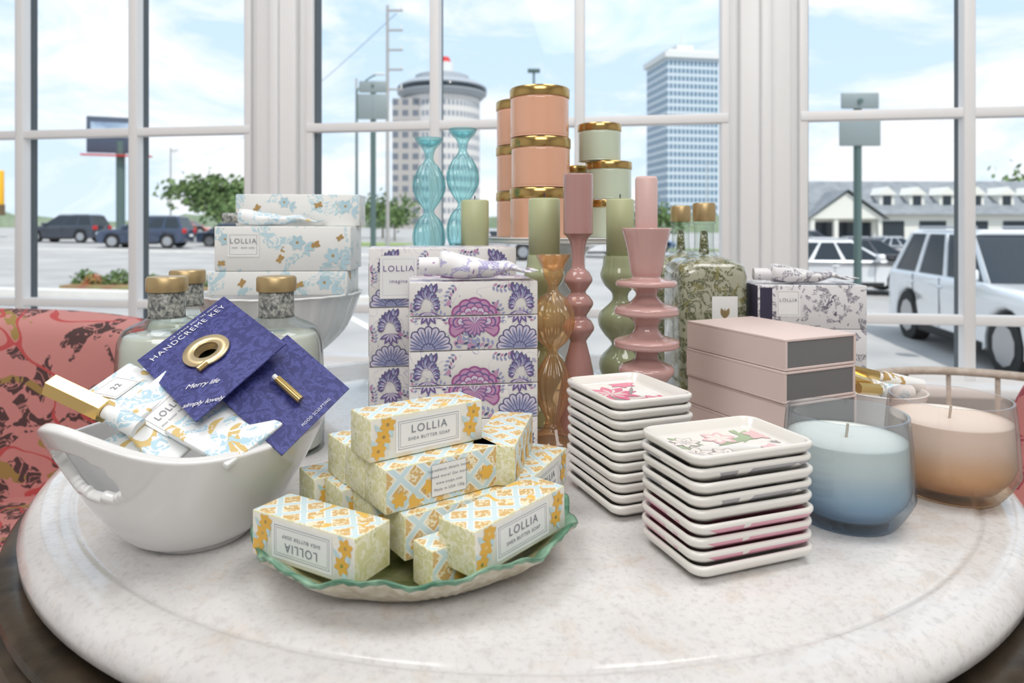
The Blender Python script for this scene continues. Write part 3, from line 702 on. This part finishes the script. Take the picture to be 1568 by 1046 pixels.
# ------------------------------------------------------------------ BOTANICAL BOTTLES
bot=floral('botanical_pressed_leaf_glass',(.56,.56,.42),(.14,.15,.07),(.32,.30,.12),60,.50,.6); 
bb=bot.node_tree.nodes['Principled BSDF']; bb.inputs['Roughness'].default_value=.08; bb.inputs['Coat Weight'].default_value=.8; bb.inputs['Transmission Weight'].default_value=.35
def diffuser(x,y,rz):
    g=group('botanical_bath_bottle',(x,y,TZ),rz)
    loops=[]
    for w,z,r in ((.080,0,.012),(.090,.003,.014),(.0915,.01,.014),(.0915,.175,.014),(.088,.188,.016),(.070,.196,.02),(.036,.201,.0175)):
        loops.append(rr(w,w,r,z))
    n=len(loops[0]); vs=[p for l in loops for p in l]; fs=[tuple(reversed(range(n)))]
    for j in range(len(loops)-1):
        for i in range(n):
            k=(i+1)%n; fs.append((j*n+i,j*n+k,(j+1)*n+k,(j+1)*n+i))
    fs.append(tuple((len(loops)-1)*n+i for i in range(n)))
    meshobj('bottle_body',vs,fs,g,[bot],True)
    autosm(lathe('neck',[(0,.199),(.021,.199),(.0145,.206),(.013,.215),(.013,.243),(.0155,.245),(.0155,.248),(0,.248)],clear,g))
    lathe('neck_filling',[(0,.2015),(.007,.202),(.005,.235),(0,.235)],bot,g)
    autosm(lathe('stopper',[(0,.248),(.0145,.248),(.0155,.250),(.0155,.270),(.014,.273),(0,.273)],cork,g))
    decal('label',[(0,rect(-.017,.017,-.025,.025)),(1,petal(0,-.005,1.2,.016,.003)),(1,petal(0,-.005,1.9,.016,.003)),(1,petal(0,-.012,1.57,.022,.002))],[lab,cork],g,(.012,-.0458,.125),(1,0,0),(0,0,1))
diffuser(.263,.935,math.radians(3)); diffuser(.262,1.06,math.radians(-4))
g=group('white_catchall_bowl',(.425,.785,TZ))
lathe('bowl',curveprof([(0,0),(.03,0),(.034,.004),(.040,.03),(.046,.052),(.047,.054),(.044,.053),(.036,.03),(.028,.01),(0,.008)],4),white,g)
def goldtube(a,b,m):
    g=group('hand_cream_tube_gold_cap'); a=Vector(a);b=Vector(b);d=b-a
    cyl('gold_cap',a,a+d*.4,.0065,gold,g,6); cyl('neck',a+d*.4,a+d*.45,.0045,lab,g); cyl('tube_body',a+d*.45,b,.008,m,g)
goldtube((.383,.775,TZ+.070),(.45,.795,TZ+.045),lab); goldtube((.388,.765,TZ+.060),(.455,.78,TZ+.052),blueflo); goldtube((.395,.800,TZ+.073),(.475,.79,TZ+.056),bf2)
# ------------------------------------------------------------------ CHAIRS
pinkfab=floral('coral_leaf_upholstery',(.64,.29,.27),(.10,.06,.06),(.38,.27,.09),9,.53,.60,line=(.55,.10,.10),rough=.85,lw=.018,cutw=.03)
def barrel(name,x,y,rz,topz,R=.36):
    g=group(name,(x,y,0),rz)
    vs=[];fs=[];n=40;sec=[(R-.07,.40),(R-.075,topz-.06),(R-.06,topz-.02),(R-.03,topz),(R+.01,topz),(R+.04,topz-.03),(R+.05,topz-.08),(R+.03,.12),(R-.07,.12)]
    m=len(sec)
    for i in range(n+1):
        a=math.radians(40)+(2*pi-math.radians(80))*i/n
        for (r,z) in sec: 
            d=.06*(1-math.cos(a))/2; zz=z+(d if z>.5 else 0)-.06*(z>.5)
            vs.append((r*math.cos(a),r*math.sin(a),zz))
    for i in range(n):
        for j in range(m):
            k=(j+1)%m; fs.append((i*m+j,i*m+k,(i+1)*m+k,(i+1)*m+j))
    fs.append(tuple(range(m))); fs.append(tuple(n*m+j for j in range(m)))
    o=meshobj('barrel_back',vs,fs,g,[pinkfab],True); md=o.modifiers.new('s','SUBSURF'); md.levels=1;md.render_levels=2
    lathe('seat_cushion',curveprof([(0,.14),(R-.08,.14),(R-.065,.2),(R-.065,.38),(R-.09,.44),(0,.46)],4),pinkfab,g)
    for k in range(4):
        a=pi/4+k*pi/2; cyl('leg_%d'%k,(.24*math.cos(a),.24*math.sin(a),0),(.26*math.cos(a),.26*math.sin(a),.15),.018,bronze,g,r2=.024)
    return g
barrel('upholstered_barrel_chair',-.93,1.13,math.radians(-25),.825)
def pillow(name,loc,rot,s,m,parent=None):
    vs=[];fs=[];n=16
    for side in (1,-1):
        for i in range(n+1):
            for j in range(n+1):
                u=i/n*2-1;v=j/n*2-1
                t=.32*((1-u**4)*(1-v**4))**.5
                vs.append((u*s*.5*(1-.06*(1-v*v)),side*t*s*.5,v*s*.5*(1-.06*(1-u*u))))
    q=(n+1)**2
    for s_ in (0,1):
        for i in range(n):
            for j in range(n):
                f=(s_*q+i*(n+1)+j,s_*q+(i+1)*(n+1)+j,s_*q+(i+1)*(n+1)+j+1,s_*q+i*(n+1)+j+1); fs.append(f if s_ else f[::-1])
    o=meshobj(name,vs,fs,parent,[m],True,loc,rot,fix=False)
    bm=bmesh.new(); bm.from_mesh(o.data); bmesh.ops.remove_doubles(bm,verts=bm.verts,dist=1e-4); bmesh.ops.recalc_face_normals(bm,faces=bm.faces); bm.to_mesh(o.data); bm.free()
    return o
wick=noisy('pale_rattan',(.50,.42,.34),(.66,.58,.50),60,.5,.3)
g=group('rattan_armchair',(.90,1.23,0),math.radians(-150))
pts=[(.275*math.cos(a),.275*math.sin(a),.675) for a in [math.radians(50+i*26) for i in range(11)]]
tubecurve('top_rail',pts,.009,wick,g)
lathe('seat_frame',[(0,.38),(.25,.38),(.27,.40),(.27,.42),(.25,.43),(0,.43)],wick,g)
for k in range(14):
    a=math.radians(55+k*250/13); cyl('spindle_%d'%k,(.26*math.cos(a),.26*math.sin(a),.41),(.272*math.cos(a),.272*math.sin(a),.675),.005,wick,g,8)
for k in range(4):
    a=pi/4+k*pi/2; cyl('leg_%d'%k,(.25*math.cos(a),.25*math.sin(a),0),(.22*math.cos(a),.22*math.sin(a),.39),.015,wick,g)
pf2=floral('coral_pillow_fabric',(.66,.24,.22),(.42,.08,.10),(.4,.28,.1),9,.56,.66,rough=.85)
pillow('coral_throw_pillow',(.865,1.08,.610),(.2,.1,math.radians(35)),.34,pf2,None)
# ------------------------------------------------------------------ EXTERIOR
def gz(x): return -.656-.0208*max(-45,min(45,x))
def pavement():
    xs=[-400,-200,-45,-30,-20,-10,-5,0,5,10,20,30,45,200,400]; ys=[2.05,4,8,16,30,50,80,150,300,600]
    vs=[(x,y+ (.6 if y<3 else 0),gz(x)) for y in ys for x in xs]; n=len(xs)
    fs=[(j*n+i,j*n+i+1,(j+1)*n+i+1,(j+1)*n+i) for j in range(len(ys)-1) for i in range(n-1)]
    return meshobj('ground',vs,fs,None,[noisy('sunlit_asphalt',(.33,.325,.32),(.43,.42,.405),.6,.85)])
pavement()
lm=mat('parking_line_paint',(.85,.85,.82),.7); cm=noisy('concrete_kerb',(.62,.60,.56),(.7,.68,.64),2,.8)
def strip(name,x0,y0,x1,y1,w,m,h=.012,zoff=0,parent=None):
    a=Vector((x0,y0));b=Vector((x1,y1));d=(b-a).normalized();nrm=Vector((-d.y,d.x))*w/2
    c=[a-nrm,b-nrm,b+nrm,a+nrm]
    vs=[(p.x,p.y,gz(p.x)+.001+zoff) for p in c]+[(p.x,p.y,gz(p.x)+h+zoff) for p in c]
    return meshobj(name,vs,HF,parent,[m])
for k in range(6): strip('parking_line',-15+k*2.9,7.2,-17.5+k*2.9,12.2,.12,lm)
strip('parking_line',3,7.5,7,5.4,.12,lm)
strip('sidewalk_kerb',-28,14.3,-2,14.0,.4,cm,.14)
strip('sidewalk_kerb',-60,36,0,33,.5,cm,.14); strip('sidewalk_kerb',-8,4.0,9,3.7,1.2,cm,.10)
grass=noisy('roadside_grass',(.16,.25,.07),(.28,.33,.13),3,.9)
strip('grass_verge',-60,52,-8,52,9,grass,.06); strip('grass_verge',4,54,50,54,3,grass,.06)
glassd=mat('car_dark_glass',(.03,.04,.05),.12,spec=.35); tyre=mat('tyre_rubber',(.02,.02,.02),.8); rim=mat('alloy_rim',(.45,.46,.48),.3,.9)
lampm=mat('headlamp_glass',(.35,.42,.48),.1,coat=.8); redl=mat('tail_lamp',(.5,.02,.02),.2)
def car(x,y,rz,col,kind='suv',s=1,name='car'):
    paintm=mat('car_paint_%.2f_%.2f_%.2f'%col,col,.25,.2,coat=1)
    g=group(name,(x,y,gz(x)),math.radians(rz)); g.scale=(s,s,s)
    roof=1.74 if kind=='suv' else 1.46
    wr=.38
    belt=1.08 if kind=='suv' else .92
    hood=1.02 if kind=='suv' else .82
    top=[(-2.32,.50),(-2.36,.75),(-2.30,belt-.02),(-2.2,belt),(.95,belt),(1.1,hood+.04),(1.8,hood-.01),(2.18,hood-.08),(2.34,hood-.2),(2.38,.5),(2.30,.30)]
    def arch(cx): return [(cx+(wr+.06)*math.cos(a),.36+(wr+.06)*math.sin(a)) for a in [math.radians(-10+k*20) for k in range(11)]]
    prof=top+[(1.95,.26)]+arch(1.45)+[(.95,.24),(-.9,.24)]+arch(-1.42)+[(-1.95,.28),(-2.28,.32)]
    n=len(prof); W2=.93
    me=bpy.data.meshes.new('body'); bm=bmesh.new()
    rings=[]
    for yy,ff in ((-W2,.955),(-W2*.75,.992),(0,1.0),(W2*.75,.992),(W2,.955)):
        rings.append([bm.verts.new((px*(ff if abs(px)>2 else 1),yy,pz)) for px,pz in prof])
    bm.faces.new(rings[0]); bm.faces.new(rings[-1][::-1])
    for v0,v1 in zip(rings,rings[1:]):
        for i in range(n):
            k=(i+1)%n; bm.faces.new((v0[k],v0[i],v1[i],v1[k]))
    bmesh.ops.recalc_face_normals(bm,faces=bm.faces)
    eds=[e for e in bm.edges if abs(e.verts[0].co.y-e.verts[1].co.y)<1e-4 and abs(abs(e.verts[0].co.y)-W2)<1e-4 and min(v.co.z for v in e.verts)>.45]
    bmesh.ops.bevel(bm,geom=eds,offset=.07,segments=3,affect='EDGES',profile=.5)
    bm.to_mesh(me); bm.free(); autosm(link('body',me,g,[paintm],True),35)
    if kind=='suv': bx=(-2.22,1.02); tx=(-1.95,.18)
    else: bx=(-1.75,1.05); tx=(-.95,.25)
    bw,tw=.86,.66
    def pt(side,fx,h):
        x0=bx[0]+(tx[0]-bx[0])*h; x1=bx[1]+(tx[1]-bx[1])*h
        return Vector((x0+(x1-x0)*fx, side*(bw+(tw-bw)*h), belt-.02+(roof-.07-belt+.02)*h))
    c=[pt(-1,0,0),pt(-1,1,0),pt(1,1,0),pt(1,0,0),pt(-1,0,1),pt(-1,1,1),pt(1,1,1),pt(1,0,1)]
    meshobj('glasshouse',c,HF,g,[glassd])
    r0=[(tx[0]-.05,-tw-.02),(tx[1]+.04,-tw-.02),(tx[1]+.04,tw+.02),(tx[0]-.05,tw+.02)]
    vs=[(a,b,roof-.08) for a,b in r0]+[(a*.96,b*.85,roof) for a,b in r0]
    o=meshobj('roof',vs,HF,g,[paintm]); md=o.modifiers.new('b','BEVEL'); md.width=.03; md.segments=3
    for sd in (-1,1):
        for k,(fa,fb) in enumerate(((0,.05),(.30,.34),(.60,.635),(.955,1.0))):
            q=[pt(sd,fa,0),pt(sd,fb,0),pt(sd,fb,1),pt(sd,fa,1)]; off=Vector((0.012 if k==3 else 0,sd*.018,.004))
            meshobj('pillar_%d_%d'%(sd,k),q+[p+off for p in q],HF,g,[paintm])
        cyl('roof_rail_%d'%sd,(tx[0]+.2,sd*.6,roof+.03),(tx[1]-.1,sd*.6,roof+.03),.018,rim,g,8)
        box('mirror_%d'%sd,.72,.92,sd*.93-.0 if sd>0 else -1.16,1.16 if sd>0 else -.93,belt-.0,belt+.17,g,paintm,.05)
        for hx in (-.35,-1.35): box('door_handle_%d_%d'%(sd,int(hx*-10)),hx,hx+.2,sd*.94-.015,sd*.94+.015,belt-.17,belt-.13,g,paintm,.01)
        for hx in (-.27,.72,-1.2): box('door_line_%d_%d'%(sd,int(hx*10)),hx,hx+.01,sd*.932-.004,sd*.932+.004,.35,belt-.03,g,tyre)
        box('sill_trim_%d'%sd,-.95,.95,sd*.92-.03,sd*.92+.03,.22,.34,g,tyre,.01)
        box('headlamp_%d'%sd,2.05,2.34,sd*.62-.2,sd*.62+.24,hood-.30,hood-.14,g,lampm,.05)
        box('fog_lamp_%d'%sd,2.2,2.36,sd*.7-.12,sd*.7+.12,.42,.54,g,tyre,.03)
        box('tail_lamp_%d'%sd,-2.35,-2.2,sd*.72-.14,sd*.72+.2,belt-.28,belt-.02,g,redl,.04)
        for wx in (1.45,-1.42):
            cyl('tyre_%d_%d'%(sd,int(wx*10)),(wx,sd*.70,.38),(wx,sd*.925,.38),wr,tyre,g,32)
            cyl('rim_%d_%d'%(sd,int(wx*10)),(wx,sd*.90,.38),(wx,sd*.935,.38),wr*.66,rim,g,10)
    box('grille',2.28,2.385,-.42,.42,.56,hood-.2,g,tyre,.02); box('grille_bar',2.38,2.395,-.4,.4,.72,.76,g,rim)
    box('number_plate',2.38,2.40,-.25,.25,.40,.52,g,lab)
    box('rear_number_plate',-2.38,-2.36,-.25,.25,.62,.75,g,lab)
    return g
car(6.95,9.3,-100,(.76,.78,.80))
car(9.0,19.0,-10,(.75,.76,.77),'sedan')
car(12.3,25,160,(.08,.08,.09),'sedan'); car(15,36,0,(.10,.12,.15),'suv'); car(24.5,44,10,(.55,.57,.6),'sedan'); car(31,46,5,(.2,.03,.03),'sedan'); car(19.2,44,0,(.06,.07,.1),'suv')
car(-28.3,43.5,178,(.03,.04,.06)); car(-20.3,38,185,(.03,.05,.10)); car(-16.8,42,2,(.04,.06,.10),'sedan'); car(-33,70,0,(.55,.2,.15),'sedan'); car(-38,78,0,(.8,.8,.8),'sedan')
car(-1.0,33,5,(.6,.6,.62),'sedan'); car(4.2,38,5,(.75,.75,.76),'suv'); car(9,48,0,(.12,.2,.35),'sedan')
g=group('office_tower_building',(77,310,-2),math.radians(10))
tm_=gridmat('tower_blue_window_grid',(.54,.61,.66),(.10,.19,.28),1.9,3.3,.68,.64)
box('shaft',-12,12,-12,12,0,76,g,tm_)
conc=mat('pale_concrete',(.66,.67,.66),.7)
box('crown',-13.2,13.2,-13.2,13.2,76,78.5,g,conc); box('crown_slope',-11,11,-11,11,78.5,80,g,conc); box('penthouse',-4,4,-4,4,80,84,g,conc); cyl('mast',(0,0,84),(0,0,91),.3,conc,g,8)
g=group('round_hotel_building',(-23,225,-2))
hm=gridmat('hotel_facade_bands',(.60,.58,.56),(.22,.25,.29),9,3.4,.62,.5,round_=True)
hm2=gridmat('hotel_flat_facade',(.40,.38,.36),(.15,.17,.20),3.2,3.4,.6,.55)
lathe('tower',[(0,0),(12.4,0),(12.4,44.5),(0,44.5)],hm,g,seg=64,smooth=False)
box('service_wing',-14.5,-3,-11,-2,0,43,g,hm2)
autosm(lathe('restaurant_disc',[(0,44.5),(13,44.5),(14.6,46),(14.6,48.2),(12.5,49.6),(9,50.4),(8.8,52),(6,52.8),(0,53)],mat('hotel_roof_grey',(.34,.37,.40),.5),g,seg=64),25)
lathe('restaurant_glass_band',[(14.65,46.4),(14.7,47.8),(0,47.8)],glassd,g,seg=64)
cyl('roof_drum',(1,0,52.6),(1,0,56.5),2.8,conc,g); cyl('roof_beacon',(1,0,56.5),(1,0,58.5),2.2,redl,g,16,r2=1.2)
g=group('dormer_townhouse_row',(30,62,gz(30)))
roofm=noisy('slate_roof',(.19,.21,.23),(.26,.28,.30),1.5,.8); sid=mat('cream_siding',(.74,.73,.68),.7)
box('walls',-3,50,0,9,0,3.4,g,sid)
vs=[(-4,-.6,3.3),(51,-.6,3.3),(51,9.6,3.3),(-4,9.6,3.3),(-3.0,4.5,6.6),(50.0,4.5,6.6)]
meshobj('roof',vs,[(0,1,5,4),(2,3,4,5),(1,2,5),(3,0,4),(3,2,1,0)],g,[roofm])
for k in range(12):
    x=4.5+k*2.75
    box('dormer_%d'%k,x-.68,x+.68,.8,4,3.9,5.1,g,sid); box('dormer_window_%d'%k,x-.36,x+.36,.72,.82,4.1,5.0,g,glassd)
    meshobj('dormer_roof_%d'%k,[(x-.85,.6,5.1),(x+.85,.6,5.1),(x,.6,5.85),(x-.85,4.2,5.1),(x+.85,4.2,5.1),(x,4.2,5.85)],[(0,1,2),(5,4,3),(0,2,5,3),(1,4,5,2),(0,3,4,1)],g,[sid,])
for k in range(12):
    box('shop_window_%d'%k,3.2+k*3.8,5.6+k*3.8,-.06,.05,.7,2.7,g,glassd)
meshobj('gable_porch',[(-3.6,-1.5,2.9),(3.0,-1.5,2.9),(-.3,-1.5,5.2),(-3.6,4,2.9),(3.0,4,2.9),(-.3,4,5.2)],[(0,1,2),(5,4,3),(0,2,5,3),(1,4,5,2),(0,3,4,1)],g,[sid])
vs=[(-4,-1.8,2.75),(-.3,-1.8,5.4),(-.3,4,5.4),(-4,4,2.75),(3.4,-1.8,2.75),(3.4,4,2.75)]
meshobj('gable_roof',[Vector(v)+Vector((0,0,.08)) for v in vs],[(0,1,2,3),(1,4,5,2)],g,[roofm])
for x in (-3.3,-1.2,.7,2.7): box('porch_column_%d'%int(x*10),x-.18,x+.18,-1.4,-1.0,0,2.9,g,sid)
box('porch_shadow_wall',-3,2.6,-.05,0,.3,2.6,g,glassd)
galv=mat('galvanised_post',(.10,.15,.14),.5,.3); sgn=mat('sign_back_aluminium',(.26,.30,.30),.5,.3)
def sign(x,y,top,s,name='parking_sign_post'):
    g=group(name,(x,y,gz(x)))
    cyl('post',(0,0,0),(0,0,top),.045*s,galv,g,10)
    h=.62*s
    box('sign_panel_upper',-.22*s,.22*s,-.06,-.045,top-h*.30,top,g,sgn,.01); box('sign_panel_lower',-.24*s,.24*s,-.06,-.045,top-h,top-h*.34,g,sgn,.01)
    cyl('bolt',(0,-.08,top-.1),(0,-.04,top-.1),.03,galv,g,8)
sign(4.05,8.0,3.28,1.0,'street_sign_post'); sign(-3.05,15,4.75,1.35,'street_sign_post')
woodp=mat('utility_pole_wood',(.36,.35,.33),.8)
def pole(x,y,h,arms=2):
    g=group('utility_pole',(x,y,gz(x))); cyl('pole',(0,0,0),(0,0,h),.13,woodp,g,10,r2=.09)
    for k in range(arms): box('crossarm_%d'%k,-.1,1.0,-.06,.06,h-.4-k*1.3,h-.28-k*1.3,g,woodp); cyl('insulator_%d'%k,(.9,0,h-.3-k*1.3),(.9,0,h-.0-k*1.3),.05,conc,g,8)
pole(-8.2,45,16,5); pole(-15.5,68,16,0); pole(-45,90,11,1); pole(-60,120,14,1); pole(60,210,22,1)
g=group('tall_street_light',(-10.0,44,gz(-10))); cyl('column',(0,0,0),(0,0,10.2),.09,galv,g,10,r2=.06); tubecurve('arm',[(0,0,10.1),(.5,0,10.9),(1.3,0,11.2)],.05,galv,g); box('lamp_head',1.1,1.8,-.12,.12,11.15,11.27,g,conc,.03)
def wire(a,b,sag):
    pts=[]
    for k in range(9):
        t=k/8; p=Vector(a).lerp(Vector(b),t); p.z-=sag*4*t*(1-t); pts.append(tuple(p))
    return tubecurve('power_line',pts,.02,galv)
wire((-7.6,45,15),(-40,88,10),1.5)
g=group('street_lamp',(1.6,50,gz(1.6))); cyl('column',(0,0,0),(0,0,13),.12,galv,g,10,r2=.08); box('lamp_head',-.45,.45,-.2,.2,12.9,13.15,g,galv,.03)
g=group('street_lamp',(-15.5,42,gz(-15.5))); 
cyl('column',(0,0,0),(0,0,6),.06,galv,g,10); box('lamp_head',-.1,.6,-.1,.1,5.9,6.05,g,galv,.03)
g=group('billboard',(-43,75,gz(-43)),math.radians(20)); cyl('column',(0,0,0),(0,0,10),.45,galv,g,14)
box('panel',-3.2,1.6,-.3,.3,8.7,12.6,g,mat('billboard_dark_frame',(.06,.08,.12),.6),.02); box('poster',-2.8,1.2,-.36,-.3,10.4,12.0,g,noisy('billboard_poster_print',(.5,.6,.7),(.2,.28,.4),.5,.6)); box('catwalk',-3.6,3.2,-1.2,-.3,8.3,8.45,g,redl)
g=group('yellow_pylon_sign',(-38.5,50,gz(-38.5))); cyl('column',(0,0,0),(0,0,2),.15,galv,g); box('panel',-1.2,1.2,-.2,.2,1.6,4.9,g,mat('yellow_sign_face',(.85,.45,.02),.4),.05); box('panel_band',-1.22,1.22,-.22,.22,1.6,2.4,g,mat('sign_dark_band',(.15,.1,.05),.5))
leafm=noisy('tree_leaves',(.06,.12,.035),(.17,.25,.09),2,.8); bark=mat('tree_bark',(.2,.16,.12),.9)
def tree(x,y,h,r,n=900,name='tree'):
    g=group(name,(x,y,gz(x))); cyl('trunk',(0,0,0),(0,0,h*.6),.14*h/5,bark,g,10,r2=.07*h/5)
    cl=[(random.gauss(0,r*.38),random.gauss(0,r*.38),h*.70+random.gauss(0,h*.13)) for _ in range(22)]
    for k in range(5): cyl('branch_%d'%k,(0,0,h*.4),cl[k],.05*h/5,bark,g,6,r2=.02)
    vs=[];fs=[]
    for _ in range(n):
        c=random.choice(cl); p=Vector(c)+Vector([random.gauss(0,r*.15) for _ in range(3)])
        a=Vector([random.gauss(0,1) for _ in range(3)]).normalized(); b=a.orthogonal().normalized(); s=r*.085
        c2=a.cross(b); k=len(vs); vs+= [p+b*s,p+c2*s*.5,p-b*s,p-c2*s*.5]; fs.append((k,k+1,k+2,k+3))
    meshobj('foliage',vs,fs,g,[leafm],fix=False)
tree(-20.6,48,4.6,2.8,2000); tree(-25,60,3.6,2.6,900); tree(-14,74,4.4,3.5,900); tree(-11,64,3.0,2.2,600); tree(16.5,80,4.5,4,900); tree(62,84,8.5,6,1200)
bed=group('planted_flower_bed')
strip('mulch',-10,15.8,-5.5,15.7,1.4,noisy('mulch_bed',(.30,.13,.08),(.26,.25,.10),3,.9),.12,parent=bed)
def shrub(x,y,s,m,k_):
    vs=[];fs=[]
    for _ in range(260):
        d=Vector([random.gauss(0,1) for _ in range(3)]).normalized()*s*random.uniform(.5,1); d.z=abs(d.z)
        a=Vector([random.gauss(0,1) for _ in range(3)]).normalized(); b=a.orthogonal().normalized(); c2=a.cross(b); q=s*.16; k=len(vs)
        vs+=[d+b*q,d+c2*q*.5,d-b*q,d-c2*q*.5]; fs.append((k,k+1,k+2,k+3))
    meshobj('shrub_%d'%k_,vs,fs,bed,[m],fix=False,loc=(x,y,gz(x)+.1))
for k in range(6): shrub(-9.8+k*.75,15.7,.28+.1*random.random(),leafm,k)
for k in range(2): shrub(-9.5+k*2,15.5,.25,noisy('red_flower_bush',(.50,.10,.05),(.3,.30,.1),8,.9),k+6)
g=group('distant_treeline'); vs=[];fs=[];n=160
for i in range(n+1):
    x=-330+660*i/n; h=3.0+2.2*random.random()+1.2*math.sin(i*.4); vs+=[(x,250,-4),(x,250,h),(x,258,-4),(x,256,h*.8)]
for i in range(n):
    a=i*4;b=a+4; fs+=[(a,b,b+1,a+1),(a+1,b+1,b+3,a+3),(a+3,b+3,b+2,a+2)]
meshobj('canopy',vs,fs,g,[noisy('hazy_treeline',(.22,.30,.20),(.32,.38,.27),.2,.9)])
# ------------------------------------------------------------------ WORLD / LIGHTS
w=bpy.data.worlds.new('summer_sky'); S.world=w; w.use_nodes=True; nt=w.node_tree; bg=nt.nodes['Background']
tcn=nt.nodes.new('ShaderNodeTexCoord'); sep=nt.nodes.new('ShaderNodeSeparateXYZ'); nt.links.new(tcn.outputs['Generated'],sep.inputs[0])
mp=nt.nodes.new('ShaderNodeMapping'); mp.inputs['Scale'].default_value=(1,1,2.6); mp.inputs['Location'].default_value=(.35,0,.2); nt.links.new(tcn.outputs['Generated'],mp.inputs['Vector'])
n1=noise(nt,mp.outputs[0],3.8,8,.5,.6)
sky=mixc(nt,mrange(nt,sep.outputs[2],0,.5),(.60,.73,.84),(.43,.62,.84))
col=mixc(nt,mrange(nt,n1,.42,.60),sky,(.84,.86,.88))
nt.links.new(col,bg.inputs[0]); bg.inputs[1].default_value=1.32
sun=bpy.data.lights.new('sun','SUN'); sun.energy=3.5; sun.angle=.01; sun.color=(1,.96,.9)
so=bpy.data.objects.new('sun',sun); C.objects.link(so); so.rotation_euler=(Vector((-.35,.55,-1.0))).to_track_quat('-Z','Y').to_euler()
def area(name,loc,sx,sy,e,rot=(0,0,0),col=(1,.99,.98)):
    l=bpy.data.lights.new(name,'AREA'); l.shape='RECTANGLE'; l.size=sx; l.size_y=sy; l.energy=e; l.color=col
    o=bpy.data.objects.new(name,l); C.objects.link(o); o.location=loc; o.rotation_euler=rot; return o
area('added_fill_light',(-.9,.3,2.85),1.0,1.0,20); area('added_fill_light',(.9,.3,2.85),1.0,1.0,20); area('added_fill_light',(0,-1.6,2.8),2.0,1.2,54,(math.radians(28),0,0))  # added unseen area lights that brighten the interior, one behind the camera
# ------------------------------------------------------------------ CAMERA
cam=bpy.data.cameras.new('camera'); co=bpy.data.objects.new('camera',cam); C.objects.link(co)
co.location=(0,0,.992); co.rotation_euler=(pi/2,0,0); cam.lens=24; cam.sensor_width=36; cam.shift_y=-.113; cam.clip_start=.02; cam.clip_end=2000
cam.dof.use_dof=True; cam.dof.focus_distance=.60; cam.dof.aperture_fstop=8
S.camera=co
S.view_settings.view_transform='Standard'; S.view_settings.look='None'; S.view_settings.exposure=0; S.view_settings.gamma=1
